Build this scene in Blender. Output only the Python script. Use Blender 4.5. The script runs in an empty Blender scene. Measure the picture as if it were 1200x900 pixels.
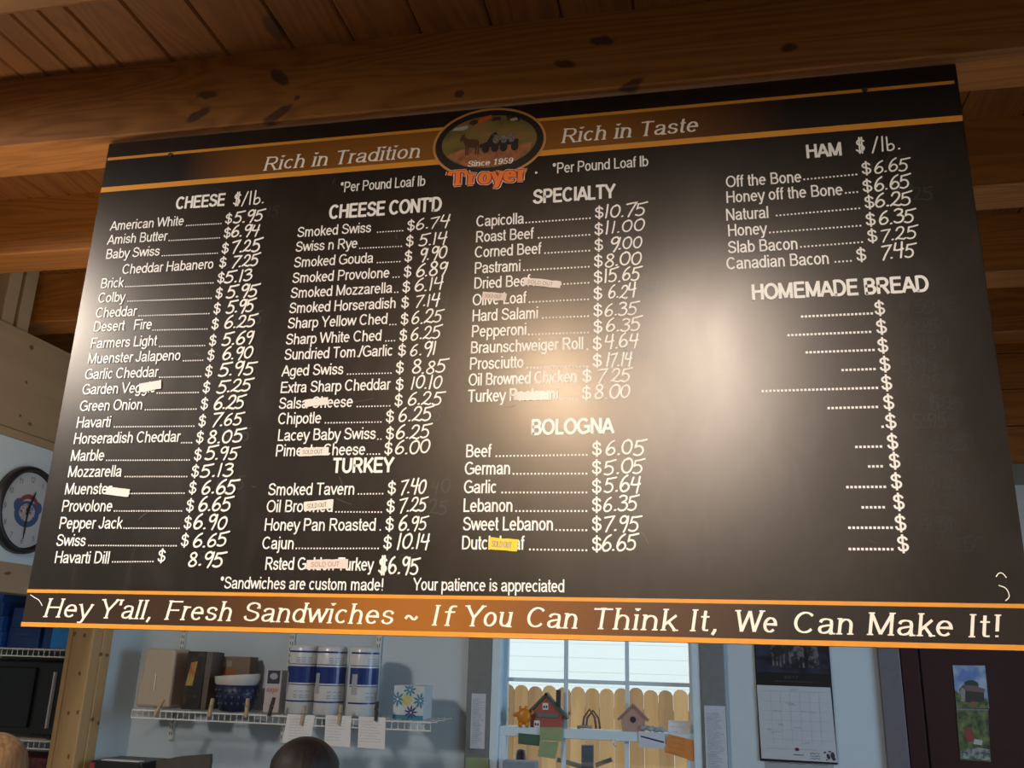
import bpy, bmesh, math, random
from math import sin, cos, pi, radians, hypot
from mathutils import Vector, Matrix
random.seed(7)
S = bpy.context.scene
COL = S.collection
# ------------------------------------------------------------ camera, light, exposure
S.view_settings.view_transform = 'Standard'
S.view_settings.look = 'None'
S.view_settings.gamma = 1.0
S.view_settings.use_curve_mapping = False
S.view_settings.exposure = 0.0
cam = bpy.data.cameras.new('camera')
cam.sensor_width = 36.0
cam.lens = 36.0 * 1039.54 / 1200.0
cam.clip_start = 0.05
cam_o = bpy.data.objects.new('camera', cam)
COL.objects.link(cam_o)
_r = Vector((0.98038203, 0.19526282, 0.0268982))
_d = Vector((-0.03200493, 0.29235304, -0.95577476))
_f = Vector((-0.19449104, 0.93616352, 0.29286704))
cam_o.matrix_world = Matrix(((_r.x, -_d.x, -_f.x, 1.42525), (_r.y, -_d.y, -_f.y, -1.73489),
                             (_r.z, -_d.z, -_f.z, 1.75), (0, 0, 0, 1)))
S.camera = cam_o
W = bpy.data.worlds.new('sky'); S.world = W; W.use_nodes = True
W.node_tree.nodes['Background'].inputs[0].default_value = (0.72, 0.86, 1.0, 1)
W.node_tree.nodes['Background'].inputs[1].default_value = 1.25

def lamp(name, kind, loc, energy, color, size=0.1, size_y=None, target=None, spread=180):
    d = bpy.data.lights.new(name, kind); d.energy = energy; d.color = color
    if kind == 'AREA':
        d.size = size; d.spread = radians(spread)
        if size_y: d.shape = 'RECTANGLE'; d.size_y = size_y
    elif kind == 'SUN': d.angle = size
    else: d.shadow_soft_size = size
    o = bpy.data.objects.new(name, d); COL.objects.link(o); o.location = loc
    if target is not None:
        o.rotation_euler = (Vector(target) - Vector(loc)).to_track_quat('-Z', 'Y').to_euler()
    return o
lamp('sun', 'SUN', (0, 9, 9), 2.4, (1, .95, .86), .02, target=(-2.0, 14.0, 2.5))
# long ceiling fixtures of the shop, running away from the board in the joist bays behind the viewer
lamp('shop_tube_lamp', 'AREA', (1.51, -2.65, 2.95), 104, (1.0, .91, .83), .30, 2.9, target=(1.51, -2.65, 0))
lamp('shop_tube_lamp', 'AREA', (0.84, -2.20, 2.95), 74, (1.0, .78, .56), .14, 1.2, target=(.84, -2.20, 0))
lamp('left_fill_lamp', 'AREA', (-1.05, -.82, 2.93), 20, (1.0, .93, .86), .3, .3, target=(-.3, -.05, 1.9), spread=125)  # added unseen fill that brightens the lettering on the left of the board
# added warm fill below the board, unseen and without a case, shining up at the joists
lamp('low_fill_uplight', 'AREA', (-0.1, -0.50, 1.05), 2.5, (1.0, .74, .46), 3.6, .25, target=(-0.1, -0.499, 3))
# added warm fill lights hidden behind the board, shining up at the undersides of the joists
lamp('hidden_joist_uplight', 'AREA', (0.05, 0.08, 1.95), 14, (1.0, .74, .44), 2.1, .08, target=(0.05, 0.08, 3.0))
lamp('hidden_joist_uplight', 'AREA', (0.6, 1.60, 2.0), 3, (1.0, .76, .46), 2.4, .2, target=(0.9, 0.6, 3.0))
# cool daylight from the window in the right wall of the back room
lamp('side_window_daylight', 'AREA', (3.4, 0.85, 1.85), 13, (.52, .77, 1.0), 1.2, 1.1, target=(-1.2, 1.6, 1.15), spread=110)

# ------------------------------------------------------------ materials
def new_mat(name):
    m = bpy.data.materials.new(name); m.use_nodes = True
    nt = m.node_tree
    return m, nt, nt.nodes['Principled BSDF']
def N(nt, t, **k):
    n = nt.nodes.new(t)
    for a, b in k.items():
        if a.startswith('i_'):
            n.inputs[int(a[2:]) if a[2:].isdigit() else a[2:]].default_value = b
        else: setattr(n, a, b)
    return n
def ramp(nt, fac, stops):
    r = N(nt, 'ShaderNodeValToRGB')
    el = r.color_ramp.elements
    while len(el) < len(stops): el.new(.5)
    for e, (p, c) in zip(el, stops):
        e.position = p; e.color = (*c, 1) if len(c) == 3 else c
    nt.links.new(fac, r.inputs[0]); return r.outputs[0]
def plain(name, col, rough=.5, metal=0.0, var=.06, scale=30, spec=.5):
    m, nt, b = new_mat(name)
    tc = N(nt, 'ShaderNodeTexCoord'); no = N(nt, 'ShaderNodeTexNoise', i_Scale=scale, i_Detail=4.0)
    nt.links.new(tc.outputs['Object'], no.inputs['Vector'])
    nt.links.new(ramp(nt, no.outputs['Fac'], [(.3, tuple(c*(1-var) for c in col)), (.7, tuple(min(1, c*(1+var)) for c in col))]), b.inputs['Base Color'])
    b.inputs['Roughness'].default_value = rough; b.inputs['Metallic'].default_value = metal
    b.inputs['Specular IOR Level'].default_value = spec
    return m
def wood(name, light, dark, axis='X', fine=26, knots=(), rough=.55, knot_col=(.05, .02, .008), knot_n=0.0):
    """pine with stretched growth rings along axis; knots = (x, z, rx, rz) dark knots on an X-Z face"""
    m, nt, b = new_mat(name)
    tc = N(nt, 'ShaderNodeTexCoord'); P = tc.outputs['Object']
    st = {'X': (.10, 1, 1), 'Y': (1, .10, 1), 'Z': (1, 1, .10)}[axis]
    mp = N(nt, 'ShaderNodeMapping'); mp.inputs['Scale'].default_value = st
    nt.links.new(P, mp.inputs['Vector'])
    n1 = N(nt, 'ShaderNodeTexNoise', i_Scale=5.0, i_Detail=3.0, i_Distortion=.6)
    nt.links.new(mp.outputs[0], n1.inputs['Vector'])
    mul = N(nt, 'ShaderNodeMath', operation='MULTIPLY', i_1=float(fine)); nt.links.new(n1.outputs['Fac'], mul.inputs[0])
    sn = N(nt, 'ShaderNodeMath', operation='SINE'); nt.links.new(mul.outputs[0], sn.inputs[0])
    n2 = N(nt, 'ShaderNodeTexNoise', i_Scale=70.0, i_Detail=3.0); nt.links.new(mp.outputs[0], n2.inputs['Vector'])
    ad = N(nt, 'ShaderNodeMath', operation='MULTIPLY_ADD', i_1=.20, i_2=.30); nt.links.new(sn.outputs[0], ad.inputs[0])
    ad2 = N(nt, 'ShaderNodeMath', operation='MULTIPLY_ADD', i_1=.45); nt.links.new(n2.outputs['Fac'], ad2.inputs[0]); nt.links.new(ad.outputs[0], ad2.inputs[2])
    col = ramp(nt, ad2.outputs[0], [(.15, light), (.55, tuple((a*.62+c*.38) for a, c in zip(light, dark))), (.95, dark)])
    def darken(col, fac, c):
        mx = N(nt, 'ShaderNodeMix', data_type='RGBA'); nt.links.new(fac, mx.inputs[0]); nt.links.new(col, mx.inputs[6]); mx.inputs[7].default_value = (*c, 1)
        return mx.outputs[2]
    if knots:
        nz = N(nt, 'ShaderNodeTexNoise', i_Scale=45.0); nt.links.new(P, nz.inputs['Vector'])
        off = N(nt, 'ShaderNodeVectorMath', operation='MULTIPLY_ADD'); nt.links.new(nz.outputs['Color'], off.inputs[0]); off.inputs[1].default_value = (.012, .012, .012); nt.links.new(P, off.inputs[2])
        for kx, ky, kz, rx, ry, rz, tilt in knots:
            s = N(nt, 'ShaderNodeVectorMath', operation='SUBTRACT'); nt.links.new(off.outputs[0], s.inputs[0]); s.inputs[1].default_value = (kx+.006, ky+.006, kz+.006)
            ro = N(nt, 'ShaderNodeVectorRotate', rotation_type='Y_AXIS'); nt.links.new(s.outputs[0], ro.inputs['Vector']); ro.inputs['Angle'].default_value = tilt
            sc = N(nt, 'ShaderNodeVectorMath', operation='MULTIPLY'); nt.links.new(ro.outputs[0], sc.inputs[0]); sc.inputs[1].default_value = (1/rx, 1/ry, 1/rz)
            ln = N(nt, 'ShaderNodeVectorMath', operation='LENGTH'); nt.links.new(sc.outputs[0], ln.inputs[0])
            mr = N(nt, 'ShaderNodeMapRange'); nt.links.new(ln.outputs['Value'], mr.inputs[0])
            mr.inputs[1].default_value = .75; mr.inputs[2].default_value = 1.15; mr.inputs[3].default_value = .88; mr.inputs[4].default_value = 0
            col = darken(col, mr.outputs[0], knot_col)
    if knot_n:
        v = N(nt, 'ShaderNodeTexVoronoi', i_Scale=knot_n); nt.links.new(P, v.inputs['Vector'])
        mr = N(nt, 'ShaderNodeMapRange'); nt.links.new(v.outputs['Distance'], mr.inputs[0])
        mr.inputs[1].default_value = .055; mr.inputs[2].default_value = .10; mr.inputs[3].default_value = .8; mr.inputs[4].default_value = 0
        col = darken(col, mr.outputs[0], knot_col)
    nt.links.new(col, b.inputs['Base Color'])
    b.inputs['Roughness'].default_value = rough
    return m
def band_mat(name, x0, x1, stops, rough=.35):
    """printed left-to-right colour blend on the board (object X)"""
    m, nt, b = new_mat(name)
    tc = N(nt, 'ShaderNodeTexCoord'); sx = N(nt, 'ShaderNodeSeparateXYZ'); nt.links.new(tc.outputs['Object'], sx.inputs[0])
    mr = N(nt, 'ShaderNodeMapRange'); nt.links.new(sx.outputs[0], mr.inputs[0]); mr.inputs[1].default_value = x0; mr.inputs[2].default_value = x1
    nt.links.new(ramp(nt, mr.outputs[0], stops), b.inputs['Base Color'])
    b.inputs['Roughness'].default_value = rough
    return m
def speckle(name, stops, scale=40, rough=.5, detail=2.0, kind='noise', stretch=(1, 1, 1)):
    m, nt, b = new_mat(name)
    tc = N(nt, 'ShaderNodeTexCoord'); mp = N(nt, 'ShaderNodeMapping'); mp.inputs['Scale'].default_value = stretch
    nt.links.new(tc.outputs['Object'], mp.inputs[0])
    if kind == 'noise':
        t = N(nt, 'ShaderNodeTexNoise', i_Scale=scale, i_Detail=detail); o = t.outputs['Fac']
    else:
        t = N(nt, 'ShaderNodeTexVoronoi', i_Scale=scale); o = t.outputs['Distance']
    nt.links.new(mp.outputs[0], t.inputs['Vector'])
    nt.links.new(ramp(nt, o, stops), b.inputs['Base Color']); b.inputs['Roughness'].default_value = rough
    return m
def board_mat():
    m, nt, b = new_mat('board_black')
    tc = N(nt, 'ShaderNodeTexCoord')
    mp = N(nt, 'ShaderNodeMapping'); mp.inputs['Scale'].default_value = (1.6, 1, .8); nt.links.new(tc.outputs['Object'], mp.inputs[0])
    n = N(nt, 'ShaderNodeTexNoise', i_Scale=3.0, i_Detail=5.0, i_Distortion=.8); nt.links.new(mp.outputs[0], n.inputs['Vector'])
    mr = N(nt, 'ShaderNodeMapRange'); nt.links.new(n.outputs['Fac'], mr.inputs[0]); mr.inputs[1].default_value = .3; mr.inputs[2].default_value = .7
    mr.inputs[3].default_value = .29; mr.inputs[4].default_value = .335
    nt.links.new(mr.outputs[0], b.inputs['Roughness'])
    n2 = N(nt, 'ShaderNodeTexNoise', i_Scale=9.0, i_Detail=6.0, i_Distortion=1.5); nt.links.new(mp.outputs[0], n2.inputs['Vector'])
    nt.links.new(ramp(nt, n2.outputs['Fac'], [(.45, (.009, .0075, .0065)), (.62, (.013, .011, .010)), (.8, (.022, .019, .017))]), b.inputs['Base Color'])
    b.inputs['Specular IOR Level'].default_value = .9; b.inputs['Specular Tint'].default_value = (1, .88, .77, 1)
    return m
def glass_mat():
    m, nt, b = new_mat('window_glass')
    t = N(nt, 'ShaderNodeBsdfTransparent'); t.inputs[0].default_value = (.95, .98, 1, 1)
    g = N(nt, 'ShaderNodeBsdfGlossy'); g.inputs['Roughness'].default_value = .03
    fr = N(nt, 'ShaderNodeFresnel', i_IOR=1.45); mx = N(nt, 'ShaderNodeMixShader')
    nt.links.new(fr.outputs[0], mx.inputs[0]); nt.links.new(t.outputs[0], mx.inputs[1]); nt.links.new(g.outputs[0], mx.inputs[2])
    nt.links.new(mx.outputs[0], nt.nodes['Material Output'].inputs[0])
    return m
M = {}
M['board'] = board_mat()
M['ink'] = plain('white_vinyl', (.88, .86, .82), .45, var=.02)
M['chalk'] = plain('white_marker', (.88, .86, .80), .55, var=.04)
M['smudge'] = plain('chalk_smudge', (.10, .09, .08), .7)
M['ghost'] = plain('faint_chalk', (.016, .014, .012), .38, spec=.9)
M['orange'] = plain('orange_stripe', (.72, .30, .035), .4, var=.05)
M['header'] = band_mat('header_print', 0, 2, [(.11, (.012, .010, .008)), (.19, (.17, .065, .012)), (.40, (.26, .10, .015)), (.62, (.24, .09, .014)), (.78, (.06, .024, .007)), (.83, (.012, .010, .008))])
M['footer'] = band_mat('footer_print', 0, 2, [(.0, (.02, .015, .011)), (.20, (.05, .025, .012)), (.30, (.12, .046, .013)), (.39, (.31, .11, .014)), (.46, (.33, .118, .014)), (.56, (.22, .08, .014)), (.68, (.09, .04, .014)), (.80, (.02, .015, .011))])
M['cream'] = plain('cream_print', (.92, .84, .74), .45, var=.02)
pine_l, pine_d = (.34, .136, .026), (.17, .059, .009)
kn = []
for x, z, rx, rz, t in [(.271, 3.069, .030, .012, .1), (.255, 3.013, .034, .013, -.5), (.462, 3.098, .034, .015, .75), (.468, 2.992, .044, .013, -.55), (.515, 3.033, .008, .007, 0),
                        (.924, 2.999, .012, .010, 0), (1.256, 3.104, .030, .012, .1), (1.172, 3.051, .026, .011, .25), (1.317, 2.975, .04, .012, -.5), (1.665, 3.034, .019, .011, 0)]:
    kn.append((x, -.02, z, rx, .03, rz, -t))
M['joist'] = wood('pine_joist', pine_l, pine_d, 'X', 120, knots=kn)
M['plank'] = wood('pine_ceiling_planks', (.19, .070, .015), (.10, .032, .006), 'Y', 110, knots=[(.476, -.10, 3.18, .024, .045, .03, 0)])
M['frieze'] = wood('pine_frieze', pine_l, pine_d, 'X', 120)
# knots: (y, z, half sizes) on the header faces; (x, z) and (y, z) on the front and side of the post
KH = [(1.119, 2.858, .012, .010), (1.128, 2.717, .007, .007), (1.131, 2.584, .007, .006), (1.187, 2.564, .012, .007), (1.219, 1.995, .02, .006), (.7, 2.7, .01, .01)]
KF = [(-1.192, 1.790), (-1.144, 1.783), (-1.139, 1.630), (-1.160, 1.471), (-1.118, 1.475), (-1.128, 1.304)]
KX = [(1.848, 1.708), (1.890, 1.704), (1.859, 1.444), (1.904, 1.425)]
TK = [(-1.1, y, z, .03, rx, rz, 0) for y, z, rx, rz in KH]
PK = [(x+1.15, -.07, z, .007, .02, .009, 0) for x, z in KF]+[(.05, y-1.85, z, .02, .012, .009, 0) for y, z in KX]
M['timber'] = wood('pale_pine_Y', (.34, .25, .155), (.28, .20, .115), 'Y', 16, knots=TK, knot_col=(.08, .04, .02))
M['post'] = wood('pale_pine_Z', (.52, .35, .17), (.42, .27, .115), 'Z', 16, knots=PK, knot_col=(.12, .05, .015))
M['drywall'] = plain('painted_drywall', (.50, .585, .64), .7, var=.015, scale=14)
def clear_tape():  # half-clear pale film, its whiteness is glare put into the colour
    m, nt, b = new_mat('glare_tape')
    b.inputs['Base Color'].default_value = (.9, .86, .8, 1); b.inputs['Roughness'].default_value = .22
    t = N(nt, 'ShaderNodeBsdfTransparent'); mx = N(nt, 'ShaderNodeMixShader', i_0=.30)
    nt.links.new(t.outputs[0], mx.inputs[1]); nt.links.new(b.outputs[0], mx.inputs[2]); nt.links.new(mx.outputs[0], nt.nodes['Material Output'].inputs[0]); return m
M['grey_trim'] = plain('grey_trim_paint', (.17, .185, .19), .5)
M['mauve_trim'] = plain('mauve_grey_trim', (.13, .115, .135), .5)
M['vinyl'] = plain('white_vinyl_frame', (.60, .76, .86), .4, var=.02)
M['red_door'] = plain('dark_red_paint', (.034, .008, .008), .6, var=.1, spec=.25)
M['floor'] = speckle('floor_tile', [(.3, (.05, .042, .034)), (.7, (.075, .06, .05))], 6)
M['plaster'] = plain('shop_wall_paint', (.14, .10, .07), .7)
M['glass'] = glass_mat()
M['wire'] = plain('white_wire', (.72, .72, .68), .4)
M['black'] = plain('black_plastic', (.012, .012, .014), .35)
M['dark'] = plain('dark_plastic', (.03, .03, .035), .5)
M['white'] = plain('white_paper', (.72, .72, .72), .6, var=.03)
M['grey_ink'] = plain('grey_ink', (.22, .23, .27), .6)

# ------------------------------------------------------------ mesh builder
class MB:
    def __init__(s): s.v = []; s.f = []; s.mi = []; s.cur = 0
    def poly(s, pts):
        b = len(s.v); s.v += [tuple(p) for p in pts]; s.f.append(tuple(range(b, b+len(pts)))); s.mi.append(s.cur)
    def box(s, x0, x1, y0, y1, z0, z1):
        b = len(s.v)
        s.v += [(x0, y0, z0), (x1, y0, z0), (x1, y1, z0), (x0, y1, z0), (x0, y0, z1), (x1, y0, z1), (x1, y1, z1), (x0, y1, z1)]
        for q in ((0, 3, 2, 1), (4, 5, 6, 7), (0, 1, 5, 4), (1, 2, 6, 5), (2, 3, 7, 6), (3, 0, 4, 7)):
            s.f.append(tuple(b+i for i in q)); s.mi.append(s.cur)
        return s
    def prism(s, pts, d, axis='Y', at=0.0):
        """extrude the 2-D outline pts by d; axis Y: pts are (x, z) at y=at; axis X: (y, z) at x=at; axis Z: (x, y) at z=at"""
        def p3(a, b, c): return {'Y': (a, c, b), 'X': (c, a, b), 'Z': (a, b, c)}[axis]
        n = len(pts); b = len(s.v)
        s.v += [p3(a, c, at) for a, c in pts] + [p3(a, c, at+d) for a, c in pts]
        s.f.append(tuple(range(b, b+n))); s.f.append(tuple(range(b+2*n-1, b+n-1, -1))); s.mi += [s.cur]*2
        for i in range(n):
            j = (i+1) % n; s.f.append((b+i, b+n+i, b+n+j, b+j)); s.mi.append(s.cur)
        return s
    def tube(s, pts, r, n=8, cap=True):
        pts = [Vector(p) for p in pts]; rr = r if isinstance(r, (list, tuple)) else [r]*len(pts)
        t0 = (pts[1]-pts[0]).normalized(); u = t0.orthogonal().normalized(); rings = []
        for i, p in enumerate(pts):
            t = (pts[min(i+1, len(pts)-1)]-pts[max(i-1, 0)]).normalized()
            u = (u - t*u.dot(t)).normalized(); w = t.cross(u)
            b = len(s.v); s.v += [tuple(p+(u*cos(2*pi*k/n)+w*sin(2*pi*k/n))*rr[i]) for k in range(n)]; rings.append(b)
        for a, b in zip(rings, rings[1:]):
            for k in range(n): s.f.append((a+k, a+(k+1) % n, b+(k+1) % n, b+k)); s.mi.append(s.cur)
        if cap:
            s.f.append(tuple(rings[0]+k for k in reversed(range(n)))); s.f.append(tuple(rings[-1]+k for k in range(n))); s.mi += [s.cur]*2
        return s
    def lathe(s, prof, c=(0, 0, 0), n=24, axis='Z', sx=1.0, sy=1.0, wob=None):
        rings = []
        for r, z in prof:
            b = len(s.v)
            for k in range(n):
                a = 2*pi*k/n; q = r*(wob(a, z) if wob else 1)
                x, y = q*cos(a)*sx, q*sin(a)*sy
                s.v.append({'Z': (c[0]+x, c[1]+y, c[2]+z), 'Y': (c[0]+x, c[1]-z, c[2]+y), 'X': (c[0]+z, c[1]+x, c[2]+y)}[axis])
            rings.append(b)
        for a, b in zip(rings, rings[1:]):
            for k in range(n): s.f.append((a+k, a+(k+1) % n, b+(k+1) % n, b+k)); s.mi.append(s.cur)
        s.f.append(tuple(rings[0]+k for k in reversed(range(n)))); s.f.append(tuple(rings[-1]+k for k in range(n))); s.mi += [s.cur]*2
        return s
    def ball(s, c, r, n=14, m=8):
        rx, ry, rz = r if isinstance(r, tuple) else (r, r, r)
        prof = [(max(1e-4, sin(pi*i/m)), -cos(pi*i/m)) for i in range(m+1)]
        b = len(s.v); s.lathe(prof, (0, 0, 0), n)
        for i in range(b, len(s.v)):
            x, y, z = s.v[i]; s.v[i] = (c[0]+x*rx, c[1]+y*ry, c[2]+z*rz)
        return s
    def build(s, name, mat, parent=None, smooth=False, bevel=0.0, local=False):
        me = bpy.data.meshes.new(name)
        o = bpy.data.objects.new(name, me); COL.objects.link(o)
        v = s.v
        if parent is not None and not local:
            L = parent.location; v = [(a-L.x, b-L.y, c-L.z) for a, b, c in v]
        me.from_pydata(v, [], s.f); me.update()
        mats = mat if isinstance(mat, (list, tuple)) else [mat]
        for q in mats: me.materials.append(M[q] if isinstance(q, str) else q)
        for p, i in zip(me.polygons, s.mi):
            p.material_index = i
            if smooth: p.use_smooth = True
        if parent is not None: o.parent = parent
        if bevel:
            bv = o.modifiers.new('bevel', 'BEVEL'); bv.width = bevel; bv.segments = 2; bv.limit_method = 'ANGLE'
        return o
def tag(o, label=None, cat=None, group=None, kind=None):
    for k, v in (('label', label), ('category', cat), ('group', group), ('kind', kind)):
        if v: o[k] = v
    return o
def thing(name, loc, label, cat, group=None, rz=0.0):
    o = bpy.data.objects.new(name, None); COL.objects.link(o)
    o.location = loc; o.rotation_euler = (0, 0, rz); o.empty_display_size = .05
    return tag(o, label, cat, group)
def copy_tree(root, loc, label, rz=None):
    r = root.copy(); COL.objects.link(r); r.location = loc; r['label'] = label
    if rz is not None: r.rotation_euler = (0, 0, rz) if not isinstance(rz, tuple) else rz
    for ch in list(root.children):
        c = ch.copy(); COL.objects.link(c); c.parent = r
        for g in list(ch.children):
            d = g.copy(); COL.objects.link(d); d.parent = c
    return r
# ------------------------------------------------------------ drawn lettering
def L(*a): return [(a[i], a[i+1]) for i in range(0, len(a), 2)]
def A(cx, cy, rx, ry, a0, a1, n=None):
    n = n or max(5, int(abs(a1-a0)/16))
    return [(cx+rx*cos(radians(a0+(a1-a0)*i/n)), cy+ry*sin(radians(a0+(a1-a0)*i/n))) for i in range(n+1)]
def C(*a, n=5):
    p = L(*a); p = [p[0]]+p+[p[-1]]; out = []
    for i in range(1, len(p)-2):
        for k in range(n):
            t = k/n
            out.append(tuple(.5*(2*p[i][j]+(p[i+1][j]-p[i-1][j])*t+(2*p[i-1][j]-5*p[i][j]+4*p[i+1][j]-p[i+2][j])*t*t+(3*p[i][j]-p[i-1][j]-3*p[i+1][j]+p[i+2][j])*t**3) for j in (0, 1)))
    return out+[p[-2]]
DOT = lambda x, y: ('dot', x, y)
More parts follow.
